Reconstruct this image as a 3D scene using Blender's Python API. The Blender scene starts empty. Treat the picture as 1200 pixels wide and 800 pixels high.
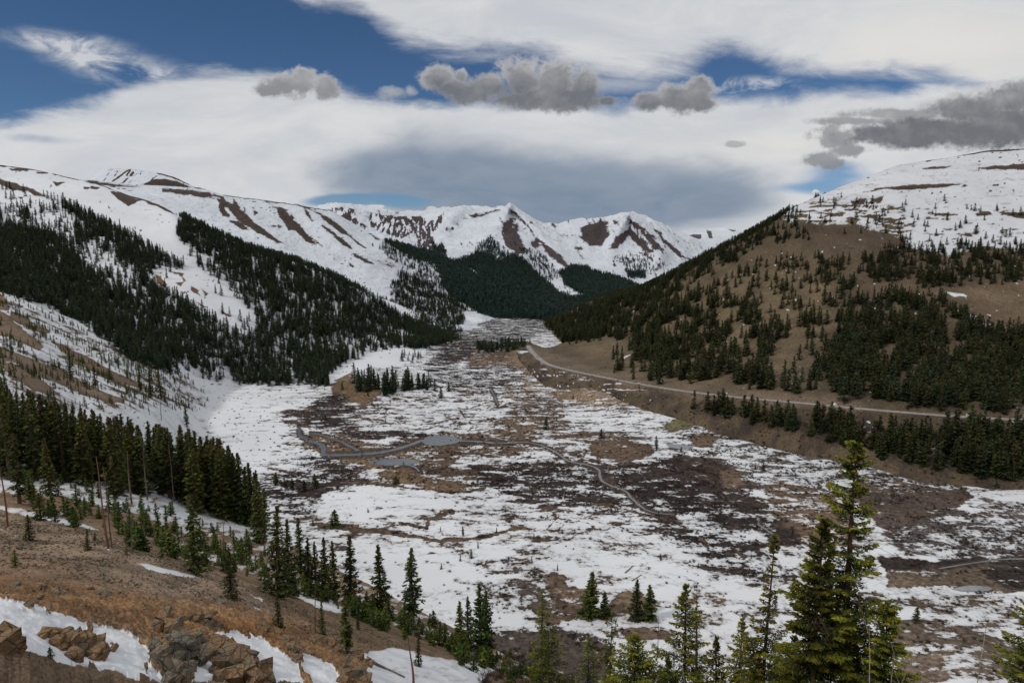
import bpy, math, random
import numpy as np
from math import radians, sin, cos, tan, pi

SC = bpy.context.scene
COL = SC.collection
# ---------------------------------------------------------------- camera model (24 mm lens, looking slightly down)
FOC = 800.0
TH = radians(7.83)
EYE_H = 180.0            # the valley floor lies this far below the viewpoint

def unproj(px, py, Y):
    cx = (px - 600) / FOC; cy = (400 - py) / FOC
    dy = cos(TH) + cy * sin(TH); dz = -sin(TH) + cy * cos(TH)
    t = Y / dy
    return cx * t, Y + 0 * cx, dz * t

def proj(x, y, z):
    f = y * cos(TH) - z * sin(TH); u = y * sin(TH) + z * cos(TH)
    f = np.maximum(f, 1e-3)
    return 600 + FOC * x / f, 400 - FOC * u / f

def py_of(z, Y):
    a = math.atan2(-z, Y) - TH
    return 400 + FOC * tan(max(-1.2, min(1.2, a)))

def floorY(py, z=-EYE_H):
    return -z / np.tan(TH + np.arctan((py - 400) / FOC))

# ---------------------------------------------------------------- noise
def _hash(ix, iy, seed):
    h = (ix.astype(np.int64) * 374761393 + iy.astype(np.int64) * 668265263 + seed * 974634777) & 0xffffffff
    h = ((h ^ (h >> 13)) * 1274126177) & 0xffffffff
    return ((h ^ (h >> 16)) & 0xffff) / 65535.0

def perlin(x, y, seed=0):
    ix = np.floor(x); iy = np.floor(y); fx = x - ix; fy = y - iy
    ux = fx * fx * fx * (fx * (fx * 6 - 15) + 10); uy = fy * fy * fy * (fy * (fy * 6 - 15) + 10)
    def g(ox, oy):
        a = _hash(ix + ox, iy + oy, seed) * 2 * pi
        return np.cos(a) * (fx - ox) + np.sin(a) * (fy - oy)
    a = g(0, 0) * (1 - ux) + g(1, 0) * ux; b = g(0, 1) * (1 - ux) + g(1, 1) * ux
    return (a * (1 - uy) + b * uy) * 1.4

def fbm(x, y, oct=4, seed=0, rough=.5, ridged=False):
    s = 0; a = 1; t = 0
    for i in range(oct):
        n = perlin(x * 2 ** i + 17.3 * i, y * 2 ** i - 9.1 * i, seed + i)
        if ridged: n = 1 - 2 * np.abs(n)
        s = s + n * a; t += a; a *= rough
    return s / t

def sstep(a, b, x):
    t = np.clip((x - a) / (b - a), 0, 1)
    return t * t * (3 - 2 * t)

def pchip(xk, yk, xi):
    """monotone cubic along axis 0; yk (K,...)"""
    xk = np.asarray(xk, float); yk = np.asarray(yk, float); xi = np.asarray(xi, float)
    sh = (-1,) + (1,) * (yk.ndim - 1)
    h = np.diff(xk).reshape(sh); d = np.diff(yk, axis=0) / h
    m = np.zeros_like(yk)
    if len(xk) > 2:
        p = d[:-1] * d[1:]
        w1 = 2 * h[1:] + h[:-1]; w2 = h[1:] + 2 * h[:-1]
        with np.errstate(divide='ignore', invalid='ignore'):
            hm = (w1 + w2) / (w1 / d[:-1] + w2 / d[1:])
        m[1:-1] = np.where(p > 0, hm, 0)
    m[0] = d[0]; m[-1] = d[-1]
    i = np.clip(np.searchsorted(xk, xi, side='right') - 1, 0, len(xk) - 2)
    hh = (xk[i + 1] - xk[i]).reshape(sh); t = ((xi - xk[i]).reshape(sh)) / hh
    t = np.clip(t, 0, 1)
    y0 = yk[i]; y1 = yk[i + 1]; m0 = m[i]; m1 = m[i + 1]
    return (2*t**3-3*t**2+1)*y0 + (t**3-2*t**2+t)*hh*m0 + (-2*t**3+3*t**2)*y1 + (t**3-t**2)*hh*m1

# ---------------------------------------------------------------- region painting (on the photo's chart of each terrain sheet)
def seg_dist(px, py, a, b):
    ax, ay = a; bx, by = b
    dx, dy = bx - ax, by - ay; L = dx * dx + dy * dy + 1e-9
    t = np.clip(((px - ax) * dx + (py - ay) * dy) / L, 0, 1)
    return np.hypot(px - ax - t * dx, py - ay - t * dy), t

def polymask(px, py, pts, fe=2.0):
    pts = [tuple(p[:2]) for p in pts]
    xs = [p[0] for p in pts]; ys = [p[1] for p in pts]
    out = np.zeros(px.shape)
    sel = (px > min(xs) - fe - 1) & (px < max(xs) + fe + 1) & (py > min(ys) - fe - 1) & (py < max(ys) + fe + 1)
    if not sel.any(): return out
    x = px[sel]; y = py[sel]
    ins = np.zeros(x.shape, bool); d = np.full(x.shape, 1e9)
    n = len(pts)
    for i in range(n):
        a = pts[i]; b = pts[(i + 1) % n]
        c = ((a[1] > y) != (b[1] > y))
        with np.errstate(divide='ignore', invalid='ignore'):
            xx = (b[0] - a[0]) * (y - a[1]) / (b[1] - a[1] if b[1] != a[1] else 1e-9) + a[0]
        ins ^= c & (x < xx)
        d = np.minimum(d, seg_dist(x, y, a, b)[0])
    sd = np.where(ins, d, -d)
    out[sel] = sstep(-fe, fe, sd)
    return out

def linemask(px, py, pts, w, fe=1.0):
    """pts (x,y[,w])"""
    out = np.zeros(px.shape)
    xs = [p[0] for p in pts]; ys = [p[1] for p in pts]; m = w * 3 + fe + 8
    sel = (px > min(xs) - m) & (px < max(xs) + m) & (py > min(ys) - m) & (py < max(ys) + m)
    if not sel.any(): return out
    x = px[sel]; y = py[sel]; r = np.zeros(x.shape)
    for a, b in zip(pts[:-1], pts[1:]):
        d, t = seg_dist(x, y, a[:2], b[:2])
        wa = a[2] if len(a) > 2 else w; wb = b[2] if len(b) > 2 else w
        ww = wa + (wb - wa) * t
        r = np.maximum(r, sstep(ww + fe, ww - fe, d))
    out[sel] = r
    return out

# ---------------------------------------------------------------- terrain sheets
class Sheet:
    def __init__(s, us, rows, segs):
        s.us = us; K = len(rows)
        A = np.zeros((K, len(us))); B = np.zeros((K, len(us)))
        for k, r in enumerate(rows):
            kx = []; kp = []; ky = []
            for q in r:
                kx.append(q[0]); ky.append(math.log(q[2]))
                kp.append(py_of(q[3], q[2]) if q[1] is None else q[1])
            A[k] = pchip(kx, np.array(kp), us); B[k] = pchip(kx, np.array(ky), us)
        vi = np.concatenate([np.linspace(k, k + 1, n, endpoint=False) for k, n in enumerate(segs)] + [[K - 1]])
        s.v = vi
        s.py = pchip(np.arange(K), A, vi); s.Y = np.exp(pchip(np.arange(K), B, vi))
        s.px = np.broadcast_to(us, s.py.shape).copy()
        s.attr = {}
    def toward(s, px_, py_, fn):   # relief: move along the ground direction
        s.Y = s.Y * fn
    def world(s):
        s.x, s.y, s.z = unproj(s.px, s.py, s.Y)
    def chart(s):
        s.px, s.py = proj(s.x, s.y, s.z)
    def build(s, name, mat):
        nv, nu = s.x.shape
        co = np.stack([s.x, s.y, s.z], -1).reshape(-1, 3).astype(np.float32)
        idx = np.arange(nv * nu).reshape(nv, nu)
        f = np.stack([idx[:-1, :-1], idx[:-1, 1:], idx[1:, 1:], idx[1:, :-1]], -1).reshape(-1, 4)
        # orient upward
        a, b, c = co[f[0, 0]], co[f[0, 1]], co[f[0, 2]]
        mid = f[len(f) // 2]
        n = np.cross(co[mid[1]] - co[mid[0]], co[mid[2]] - co[mid[0]])
        if n[2] < 0: f = f[:, ::-1]
        me = mesh_np(name, co, f, True)
        for k, v in s.attr.items():
            if v.ndim == 2:
                at = me.attributes.new(k, 'FLOAT', 'POINT'); at.data.foreach_set('value', v.reshape(-1).astype(np.float32))
            else:
                at = me.attributes.new(k, 'FLOAT_COLOR', 'POINT')
                c4 = np.concatenate([v.reshape(-1, 3), np.ones((nv * nu, 1))], 1).astype(np.float32)
                at.data.foreach_set('color', c4.reshape(-1))
        me.materials.append(mat)
        o = bpy.data.objects.new(name, me); COL.objects.link(o); o['kind'] = 'structure'
        s.ob = o
        return o
    def scatter(s, n, dens, rng):
        """n random ground points, weighted by world area x density -> x,y,z,px,py"""
        x, y, z = s.x, s.y, s.z
        ar = np.abs((x[:-1, 1:] - x[:-1, :-1]) * (y[1:, :-1] - y[:-1, :-1]) - (y[:-1, 1:] - y[:-1, :-1]) * (x[1:, :-1] - x[:-1, :-1]))
        w = (ar * dens[:-1, :-1]).reshape(-1); cs = np.cumsum(w)
        i = np.searchsorted(cs, rng.random(n) * cs[-1]); i = np.minimum(i, len(w) - 1)
        nu = x.shape[1] - 1; r = i // nu; c = i % nu
        a = rng.random(n); b = rng.random(n)
        def L(q): return (q[r, c]*(1-a)*(1-b) + q[r, c+1]*a*(1-b) + q[r+1, c]*(1-a)*b + q[r+1, c+1]*a*b)
        X, Yy, Z = L(x), L(y), L(z)
        P = proj(X, Yy, Z)
        return np.stack([X, Yy, Z, P[0], P[1]], -1)
    def at(s, px, py, last=False):
        """ground point seen at (px,py)"""
        d = (s.px - px) ** 2 + (s.py - py) ** 2
        lim = d < 9
        if lim.any():
            yy = np.where(lim, s.y, 1e9)
            r, c = np.unravel_index(np.argmin(np.where(lim & (s.y < yy.min() * 1.08), d, 1e9)), d.shape)
        else:
            r, c = np.unravel_index(np.argmin(d), d.shape)
        return float(s.x[r, c]), float(s.y[r, c]), float(s.z[r, c])

def mesh_np(name, co, faces, smooth=False):
    me = bpy.data.meshes.new(name)
    co = np.asarray(co, np.float32); faces = np.asarray(faces, np.int32)
    k = faces.shape[1]
    me.vertices.add(len(co)); me.vertices.foreach_set('co', co.reshape(-1))
    me.loops.add(faces.size); me.loops.foreach_set('vertex_index', faces.reshape(-1))
    me.polygons.add(len(faces)); me.polygons.foreach_set('loop_start', np.arange(0, faces.size, k, dtype=np.int32))
    me.polygons.foreach_set('loop_total', np.full(len(faces), k, np.int32))
    me.polygons.foreach_set('use_smooth', np.full(len(faces), smooth, bool))
    me.update(calc_edges=True)
    return me

# ---------------------------------------------------------------- node mini-language
class NT:
    def __init__(s, tree): s.t = tree; s.n = tree.nodes; s.l = tree.links
    def put(s, sock, v):
        if isinstance(v, V): s.l.new(v.s, sock)
        elif isinstance(v, (tuple, list)):
            sock.default_value = tuple(v) if len(v) == len(sock.default_value) else tuple(v) + (1,)
        else: sock.default_value = v
    def node(s, typ, **kw):
        nd = s.n.new(typ)
        for k, v in kw.items(): setattr(nd, k, v)
        return nd
    def math(s, op, *a, clamp=False):
        nd = s.node('ShaderNodeMath', operation=op); nd.use_clamp = clamp
        for i, v in enumerate(a): s.put(nd.inputs[i], v)
        return V(s, nd.outputs[0])
    def vmath(s, op, *a, out=0):
        nd = s.node('ShaderNodeVectorMath', operation=op)
        for i, v in enumerate(a): s.put(nd.inputs[i], v)
        return V(s, nd.outputs[out])
    def noise(s, vec, scale, detail=4, rough=.5, dist=0, lac=2, out=0, dim='3D'):
        nd = s.node('ShaderNodeTexNoise', noise_dimensions=dim)
        s.put(nd.inputs['Vector'], vec); nd.inputs['Scale'].default_value = scale
        nd.inputs['Detail'].default_value = detail; nd.inputs['Roughness'].default_value = rough
        nd.inputs['Distortion'].default_value = dist; nd.inputs['Lacunarity'].default_value = lac
        return V(s, nd.outputs[out])
    def ss(s, a, b, x, lo=0., hi=1.):
        nd = s.node('ShaderNodeMapRange', interpolation_type='SMOOTHSTEP')
        s.put(nd.inputs[0], x); s.put(nd.inputs[1], a); s.put(nd.inputs[2], b); s.put(nd.inputs[3], lo); s.put(nd.inputs[4], hi)
        return V(s, nd.outputs[0])
    def mix(s, f, a, b, typ='MIX'):
        nd = s.node('ShaderNodeMix', data_type='RGBA', blend_type=typ)
        s.put(nd.inputs[0], f); s.put(nd.inputs[6], a); s.put(nd.inputs[7], b)
        return V(s, nd.outputs[2])
    def xyz(s, x, y, z):
        nd = s.node('ShaderNodeCombineXYZ')
        for i, v in enumerate((x, y, z)): s.put(nd.inputs[i], v)
        return V(s, nd.outputs[0])
    def sep(s, v):
        nd = s.node('ShaderNodeSeparateXYZ'); s.put(nd.inputs[0], v)
        return [V(s, o) for o in nd.outputs]
    def attr(s, name, out='Fac', typ='GEOMETRY'):
        nd = s.node('ShaderNodeAttribute', attribute_name=name, attribute_type=typ)
        return V(s, nd.outputs[out])

class V:
    def __init__(s, nt, sock): s.nt = nt; s.s = sock
    def __add__(a, b): return a.nt.math('ADD', a, b)
    __radd__ = __add__
    def __sub__(a, b): return a.nt.math('SUBTRACT', a, b)
    def __rsub__(a, b): return a.nt.math('SUBTRACT', b, a)
    def __mul__(a, b): return a.nt.math('MULTIPLY', a, b)
    __rmul__ = __mul__
    def __truediv__(a, b): return a.nt.math('DIVIDE', a, b)

def new_mat(name):
    m = bpy.data.materials.new(name); m.use_nodes = True
    nt = NT(m.node_tree)
    b = m.node_tree.nodes['Principled BSDF']
    b.inputs['Specular IOR Level'].default_value = .2
    return m, nt, b

def terrain_mat(name, scale, amp, width, zs=1.0, snow=(.66, .675, .70), fine=None, vary=.5, rough=.62, bump=.3, bdist=1., streak=None, dirt=.0, det=8, rib=None):
    m, nt, b = new_mat(name)
    pos = V(nt, nt.node('ShaderNodeNewGeometry').outputs['Position'])
    p = nt.vmath('MULTIPLY', pos, (1, 1, zs))
    if streak: p2 = nt.vmath('MULTIPLY', pos, streak)
    else: p2 = p
    n1 = nt.noise(p2, scale, det, rough, .3)
    n2 = nt.noise(p, fine or scale * 6, 6, .65)
    n3 = nt.noise(p, scale * .21, 4, .5)
    s = nt.attr('snow')
    f = s + (n1 - .5) * amp + (n2 - .5) * (amp * .6)
    mask = nt.ss(.5 - width, .5 + width, f)
    g = nt.attr('gcol', 'Color')
    vg = nt.ss(.25, .75, n2, 1 - vary, 1 + vary)
    vg2 = nt.ss(.3, .7, n3, 1 - vary * .4, 1 + vary * .4)
    gc = nt.vmath('SCALE', g); gc.s.node.inputs[3].default_value = 1; nt.l.new((vg * vg2).s, gc.s.node.inputs[3])
    sv = nt.ss(.2, .8, n3, .90, 1.06)
    scn = nt.vmath('SCALE', snow); nt.l.new(sv.s, scn.s.node.inputs[3])
    # thin, dirty snow near its edges
    edge = nt.ss(.5, .5 + width * 2 + .22 + dirt, f)
    sc2 = nt.mix(nt.math('MULTIPLY', 1 - edge, .38 + dirt), scn, gc)
    col = nt.mix(mask, gc, sc2)
    nt.put(b.inputs['Base Color'], col)
    nt.put(b.inputs['Roughness'], nt.ss(0, 1, mask, .95, .7))
    bp = nt.node('ShaderNodeBump'); bp.inputs['Strength'].default_value = bump; bp.inputs['Distance'].default_value = bdist
    h = n2 * (1.3 - mask) + mask * .5
    if rib: h = h + nt.noise(nt.vmath('MULTIPLY', pos, (1, 1, .12)), rib, 5, .6) * 2.2
    nt.put(bp.inputs['Height'], h); nt.l.new(bp.outputs[0], b.inputs['Normal'])
    return m
# ================================================================= SKY
def build_world():
    w = bpy.data.worlds.new("World"); SC.world = w; w.use_nodes = True
    nt = NT(w.node_tree); n = w.node_tree.nodes
    bg = n['Background']; bg.inputs['Strength'].default_value = .1
    sky = n.new('ShaderNodeTexSky'); sky.sky_type = 'NISHITA'; sky.sun_disc = False
    sky.sun_elevation = SUN_EL; sky.sun_rotation = SUN_AZ
    sky.altitude = 3600; sky.air_density = 1.0; sky.dust_density = .4; sky.ozone_density = 1.5
    d = V(nt, n.new('ShaderNodeTexCoord').outputs['Generated'])
    dx, dy, dz = nt.sep(d)
    ay = nt.math('MAXIMUM', nt.math('ABSOLUTE', dy), .12)
    X = dx / ay * 800 + 600
    Y = dz / ay * -800
    P = nt.xyz(X, Y, 0.0)
    def ch(px, py):
        x, _, z = unproj(px, py, 1.0); return 600 + 800 * x, -800 * z
    blue = V(nt, sky.outputs[0])
    # deeper blue higher up
    bl = nt.vmath('MULTIPLY', blue, (.62, .80, .90))
    yT = ch(600, 0)[1]; yH = ch(600, 250)[1]
    bl = nt.mix(nt.ss(yT, yH, Y, 0, 1), nt.vmath('MULTIPLY', bl, (.62, .66, .70)), nt.vmath('MULTIPLY', bl, (.66, .66, .70)))
    # streaky noise for high cloud
    wv = nt.noise(nt.vmath('MULTIPLY', P, (.0026, .006, 1)), 1, 2, .5, out=1)
    Pw = nt.vmath('ADD', P, nt.vmath('MULTIPLY', nt.vmath('SUBTRACT', wv, (.5, .5, .5)), (140, 55, 0)))
    st = nt.noise(nt.vmath('MULTIPLY', Pw, (.0055, .019, 1)), 1, 7, .62, .4)
    st2 = nt.noise(nt.vmath('MULTIPLY', Pw, (.02, .05, 1)), 1, 5, .62, .6)
    stn = (st - .5) * 1.0 + (st2 - .5) * .35
    def curve(pts):
        nd = n.new('ShaderNodeFloatCurve'); c = nd.mapping.curves[0]
        X0, X1, Y0, Y1 = -400, 1600, -500, 300
        q = [((ch(a, b)[0] - X0) / (X1 - X0), (ch(a, b)[1] - Y0) / (Y1 - Y0)) for a, b in pts]
        c.points[0].location = (0, q[0][1]); c.points[1].location = (1, q[-1][1])
        for a, b in q: c.points.new(a, b)
        nd.mapping.update()
        nt.put(nd.inputs['Value'], (X - X0) / float(X1 - X0))
        return V(nt, nd.outputs[0]) * (Y1 - Y0) + Y0
    def blob(cx, cy, rx, ry, k=1.0, vec=None):
        c = ch(cx, cy)
        v = nt.vmath('MULTIPLY', nt.vmath('SUBTRACT', vec or Pw, (c[0], c[1], 0)), (1 / rx, 1 / ry, 0))
        l = nt.vmath('LENGTH', v, out=1)
        return nt.ss(1.25, .0, l, 0, k)
    e1 = curve([(-300, 175), (-50, 150), (60, 128), (125, 108), (190, 84), (300, 84), (380, 100), (450, 116), (520, 120), (740, 124), (850, 112), (950, 108), (1080, 104), (1200, 80), (1400, 40)])
    m1 = nt.ss(-9., 13., Y - e1 + stn * 48)
    e2 = curve([(150, -120), (300, -30), (350, -4), (410, 8), (450, 36), (500, 56), (560, 64), (640, 66), (720, 78), (790, 84), (850, 66), (930, 78), (1000, 80), (1080, 88), (1150, 106), (1250, 130)])
    m2 = nt.ss(-14., 20., e2 - Y + stn * 62)
    wl = (blob(50, 50, 75, 13) + blob(100, 62, 70, 18) + blob(150, 80, 70, 20) + blob(190, 92, 60, 18)) * nt.ss(.38, .66, st2 * .6 + st * .4) * 1.1
    mid = blob(880, 96, 90, 9, .9) * nt.ss(.4, .62, st2) + blob(720, 96, 90, 12, .55) * nt.ss(.35, .7, st)
    hol = blob(450, 238, 95, 13, .95) + blob(390, 236, 60, 9, .7) + blob(510, 240, 60, 10, .5) + blob(985, 212, 90, 20, .8) + blob(960, 228, 70, 12, .6) + blob(900, 222, 60, 10, .4) + blob(60, 162, 75, 9, .55) + blob(985, 194, 70, 12, .5) + blob(90, 120, 80, 10, .4)
    holm = nt.ss(.25, .95, hol + stn * .9)
    white = nt.math('MAXIMUM', nt.math('MAXIMUM', m1, m2), nt.math('MINIMUM', wl + mid, .85), clamp=True)
    white = white * (1 - holm * .92)
    # cloud tone
    nb0 = nt.noise(nt.vmath('MULTIPLY', P, (.005, .009, 1)), 1, 3, .5)
    gray = blob(455, 210, 130, 42, .8) + blob(640, 200, 280, 62, 1.1) + blob(820, 232, 190, 50, .6) + blob(640, 250, 330, 34, .8)
    gray = nt.ss(.22, 1.25, gray + stn * 1.3 + (nb0 - .5) * 1.6)
    up = nt.ss(.3, .72, st, 0, 1)
    wc = nt.mix(up, (5.5, 5.75, 6.15), (6.9, 6.95, 7.0))
    bright = blob(1120, 60, 170, 60, .75) + blob(900, 165, 190, 34, .45)
    wc = nt.mix(nt.math('MINIMUM', bright, 1.0), wc, (7.6, 7.4, 7.1))
    wc = nt.mix(gray, wc, nt.mix(nt.ss(.3, .7, st2 * .4 + st * .6), (1.95, 2.55, 3.45), (2.7, 3.25, 4.05)))
    col = nt.mix(white, bl, wc)
    # low cumulus: hard cauliflower edges
    nz = nt.noise(nt.vmath('MULTIPLY', P, (.045, .05, 1)), 1, 7, .62)
    nb = nt.noise(nt.vmath('MULTIPLY', P, (.016, .02, 1)), 1, 4, .55)
    nbs = nt.noise(nt.vmath('MULTIPLY', nt.vmath('ADD', P, (5., -7., 0)), (.016, .02, 1)), 1, 4, .55)
    nzs = nt.noise(nt.vmath('MULTIPLY', nt.vmath('ADD', P, (2.5, -4., 0)), (.045, .05, 1)), 1, 5, .62)
    relief_ = (nb - nbs) * 5.0 + (nz - nzs) * 2.0
    nf = nt.noise(nt.vmath('MULTIPLY', P, (.14, .16, 1)), 1, 4, .65)
    def puff(cs, amp=.75, lo=1.0, hi=.78):
        r = None
        for cx, cy, rx, ry in cs:
            c = ch(cx, cy)
            v = nt.vmath('MULTIPLY', nt.vmath('SUBTRACT', P, (c[0], c[1], 0)), (1 / rx, 1 / ry, 0))
            l = nt.vmath('LENGTH', v, out=1)
            if r is None: r = l
            else:
                nd = nt.node('ShaderNodeMath', operation='SMOOTH_MIN')
                nt.put(nd.inputs[0], r); nt.put(nd.inputs[1], l); nd.inputs[2].default_value = .18; r = V(nt, nd.outputs[0])
        f = r + (nz - .5) * amp * 1.9 + (nb - .5) * .9 + (nf - .5) * .5
        base_ = nt.ss(.0, 1.0, nz * .6 + nf * .4)
        return nt.ss(lo, hi, f), f
    def add(col, cs, dark, lite, y0, y1, amp=.75, lo=1.12, hi=.62, k=.97):
        m, f = puff(cs, amp, lo, hi)
        a = ch(600, y0)[1]; b = ch(600, y1)[1]
        t = nt.ss(a, b, Y + (nz - .5) * (b - a) * 1.6 + (nb - .5) * (b - a))
        rim = nt.ss(.45, 1.05, f, 0, 1.0)
        c = nt.mix(nt.math('ADD', rim * (1 - t * .65) + (1 - t) * .35, relief_ * (.32 - t * .14), clamp=True), dark, lite)
        return nt.mix(m * k, col, c)
    col = add(col, [(332, 100, 30, 17), (352, 96, 22, 19), (382, 101, 16, 16), (312, 106, 18, 9)], (2.5, 2.6, 2.75), (5.2, 5.2, 5.25), 80, 116)
    col = add(col, [(463, 109, 22, 8), (480, 107, 10, 7)], (4.2, 4.3, 4.4), (6.2, 6.2, 6.2), 100, 116, k=.7, hi=.3)
    col = add(col, [(515, 92, 24, 18), (530, 102, 24, 14), (548, 110, 26, 14), (540, 90, 10, 10), (570, 104, 36, 20), (612, 94, 28, 27), (650, 96, 30, 24), (686, 103, 22, 26), (640, 116, 76, 15), (712, 118, 12, 6)], (1.7, 1.78, 1.95), (5.2, 5.2, 5.3), 68, 128, amp=.68)
    col = add(col, [(818, 108, 20, 20), (795, 116, 32, 18), (762, 120, 24, 12), (822, 122, 18, 10)], (1.65, 1.73, 1.9), (4.9, 4.9, 5.0), 88, 136, amp=.6)
    col = add(col, [(985, 160, 36, 14), (960, 186, 22, 9), (975, 192, 18, 7), (1000, 176, 26, 8)], (2.4, 2.45, 2.6), (4.2, 4.2, 4.3), 145, 190, amp=1.1, hi=.55, k=.85)
    col = add(col, [(1060, 134, 90, 8), (1000, 142, 60, 6), (1120, 124, 50, 12)], (2.6, 2.65, 2.8), (4.3, 4.3, 4.3), 120, 150, amp=.7, hi=.4, k=.85)
    col = add(col, [(1190, 116, 50, 22), (1135, 128, 60, 18), (1040, 158, 60, 14), (1085, 152, 70, 18), (1130, 156, 85, 20), (1185, 146, 70, 26), (1240, 130, 70, 36), (1060, 162, 50, 14)], (1.5, 1.57, 1.75), (4.9, 4.9, 5.0), 98, 160, amp=.62)
    col = add(col, [(862, 169, 16, 4), (425, 170, .1, .1)], (3.4, 3.4, 3.5), (4.3, 4.3, 4.3), 160, 174, amp=1.0, k=.7)
    # bright tops of clouds peeping over the far ridges
    col = add(col, [(507, 245, 7, 4), (415, 243, 24, 3.5), (438, 242, 12, 2.5)], (5.5, 5.5, 5.6), (7.2, 7.1, 7.0), 236, 250, amp=.5)
    col = add(col, [(956, 225, 5, 3)], (5.5, 5.5, 5.6), (7.2, 7.1, 7.0), 220, 232, amp=.5)
    nt.put(bg.inputs['Color'], col)

SUN_EL = radians(46); SUN_AZ = radians(238)     # behind the viewer, a little left
build_world(); SC.world.cycles.sampling_method = 'NONE'
def add_sun():
    L = bpy.data.lights.new('sun', 'SUN'); L.energy = 1.5; L.angle = radians(5); L.color = (1, .955, .89)
    o = bpy.data.objects.new('sun', L); COL.objects.link(o)
    # direction to the sun in Blender's Nishita convention: rotation 0 = +Y, clockwise seen from above
    v = (sin(SUN_AZ) * cos(SUN_EL), cos(SUN_AZ) * cos(SUN_EL), sin(SUN_EL))
    from mathutils import Vector
    o.rotation_euler = Vector(v).to_track_quat('Z', 'Y').to_euler()
add_sun()
cam = bpy.data.cameras.new('camera'); cam.lens = 24; cam.sensor_width = 36; cam.clip_end = 80000; cam.clip_start = .1
co_ = bpy.data.objects.new('camera', cam); COL.objects.link(co_); co_.rotation_euler = (radians(90) - TH, 0, 0)
SC.camera = co_
SC.view_settings.view_transform = 'Standard'; SC.view_settings.look = 'None'; SC.view_settings.exposure = 0
SC.cycles.max_bounces = 4; SC.cycles.diffuse_bounces = 2; SC.cycles.transparent_max_bounces = 4

# ================================================================= TERRAIN
def ugrid(a, b, st=1.2, ext=None):
    core = np.arange(a, b + st, st)
    l = np.arange(-420, a, 14.) if ext != 'r' else np.array([])
    r = np.arange(core[-1] + 14, 1640, 14.) if ext != 'l' else np.array([])
    return np.concatenate([l, core, r])

BROWN = (.118, .080, .052); DARK = (.032, .023, .020); TAN = (.185, .130, .085); GREYB = (.150, .120, .095)
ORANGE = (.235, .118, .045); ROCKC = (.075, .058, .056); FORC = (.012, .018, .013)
def paint(A, m, v):
    if A.ndim == 3: return A * (1 - m[..., None]) + np.array(v) * m[..., None]
    return A * (1 - m) + v * m

# ---- valley floor -------------------------------------------------
Zf = -EYE_H
us = ugrid(230, 1230, 1.15)
vs_py = np.concatenate([[340, 345, 350], np.arange(355, 470, .8), np.arange(470, 800, 1.15), np.arange(800, 1000, 8)])
fl = Sheet.__new__(Sheet); fl.us = us; fl.attr = {}
fl.py = np.repeat(vs_py[:, None], len(us), 1).astype(float); fl.px = np.broadcast_to(us, fl.py.shape).copy()
fl.Y = floorY(fl.py); fl.world()
# keep far rows inside a plausible basin
fl.z = fl.z + .9 * fbm(fl.x / 90, fl.y / 90, 3, 5) + .35 * fbm(fl.x / 14, fl.y / 14, 3, 9)
mo = polymask(fl.px, fl.py, [(398, 447), (410, 438), (440, 436), (480, 440), (512, 450), (505, 462), (470, 466), (435, 472), (412, 470), (398, 460)], 9)
fl.z += 4.0 * mo
# gentle bank on the right, below the road
fl.z += 3.0 * polymask(fl.px, fl.py, [(600, 408), (660, 430), (720, 455), (830, 470), (880, 490), (820, 505), (740, 500), (690, 470), (630, 440)], 12)
# ground rising toward the viewer's slope in the right foreground
fl.z += 6 * sstep(640, 800, fl.py) * sstep(960, 1150, fl.px)
X, Yw = fl.x, fl.y
wx = 7 * fbm(X / 38, Yw / 38, 3, 3); wy = 3.2 * fbm(X / 30 + 9, Yw / 30, 3, 4)
dist_k = np.clip(420 / Yw, .25, 1.3)
cx_ = fl.px + wx * dist_k; cy_ = fl.py + wy * dist_k
S = np.full(fl.px.shape, .83); C = np.zeros(fl.px.shape + (3,)) + np.array((.078, .055, .041)); B = np.zeros(fl.px.shape)
NZ = fbm(X / 42, Yw / 26, 6, 101, .62)
NZ2 = fbm(X / 14, Yw / 9, 5, 103, .6)
def pm(pts, fe=3):
    return sstep(.30, .70, polymask(cx_, cy_, pts, fe * 2.2 + 2) + .75 * NZ)
lm = lambda pts, w, fe=1.: linemask(cx_, cy_, pts, w, fe)
def reg(pts, s=None, c=None, b=None, fe=6, k=1.0):
    global S, C, B
    m = pm(pts, fe) * k
    if s is not None: S = paint(S, m, s)
    if c is not None: C = paint(C, m, c)
    if b is not None: B = paint(B, m, b)
# far end: dark brush with snow streaks
reg([(500, 398), (560, 372), (640, 366), (660, 380), (620, 400), (560, 410), (500, 412)], .60, DARK, .1, 5)
reg([(512, 398), (560, 396), (620, 400), (600, 412), (560, 420), (530, 425), (505, 440), (500, 425), (515, 412)], .40, DARK, .3, 5)
reg([(560, 408), (618, 408), (640, 430), (600, 436), (590, 430), (540, 432)], .33, BROWN, .3, 4)
reg([(500, 425), (590, 432), (640, 450), (560, 460), (500, 455)], .62, DARK, .2, 6)
reg([(590, 410), (620, 408), (645, 430), (700, 445), (760, 458), (700, 462), (660, 455), (615, 442)], .20, TAN, .0, 5)
reg([(610, 436), (690, 455), (760, 470), (740, 480), (660, 470), (610, 455)], .56, BROWN, .0, 6)
reg([(640, 452), (740, 462), (850, 470), (870, 480), (800, 492), (760, 480), (700, 478), (650, 470)], .40, TAN, .0, 6)
reg([(590, 455), (660, 470), (660, 500), (610, 520), (575, 500), (600, 480)], .50, BROWN, .2, 8)
# moraine hummock
reg([(388, 452), (405, 440), (440, 452), (446, 465), (425, 478), (405, 474), (390, 465)], .08, (.15, .098, .058), 0, 3)
reg([(360, 478), (395, 460), (420, 478), (440, 484), (380, 488)], .45, DARK, .6, 6)
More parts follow.
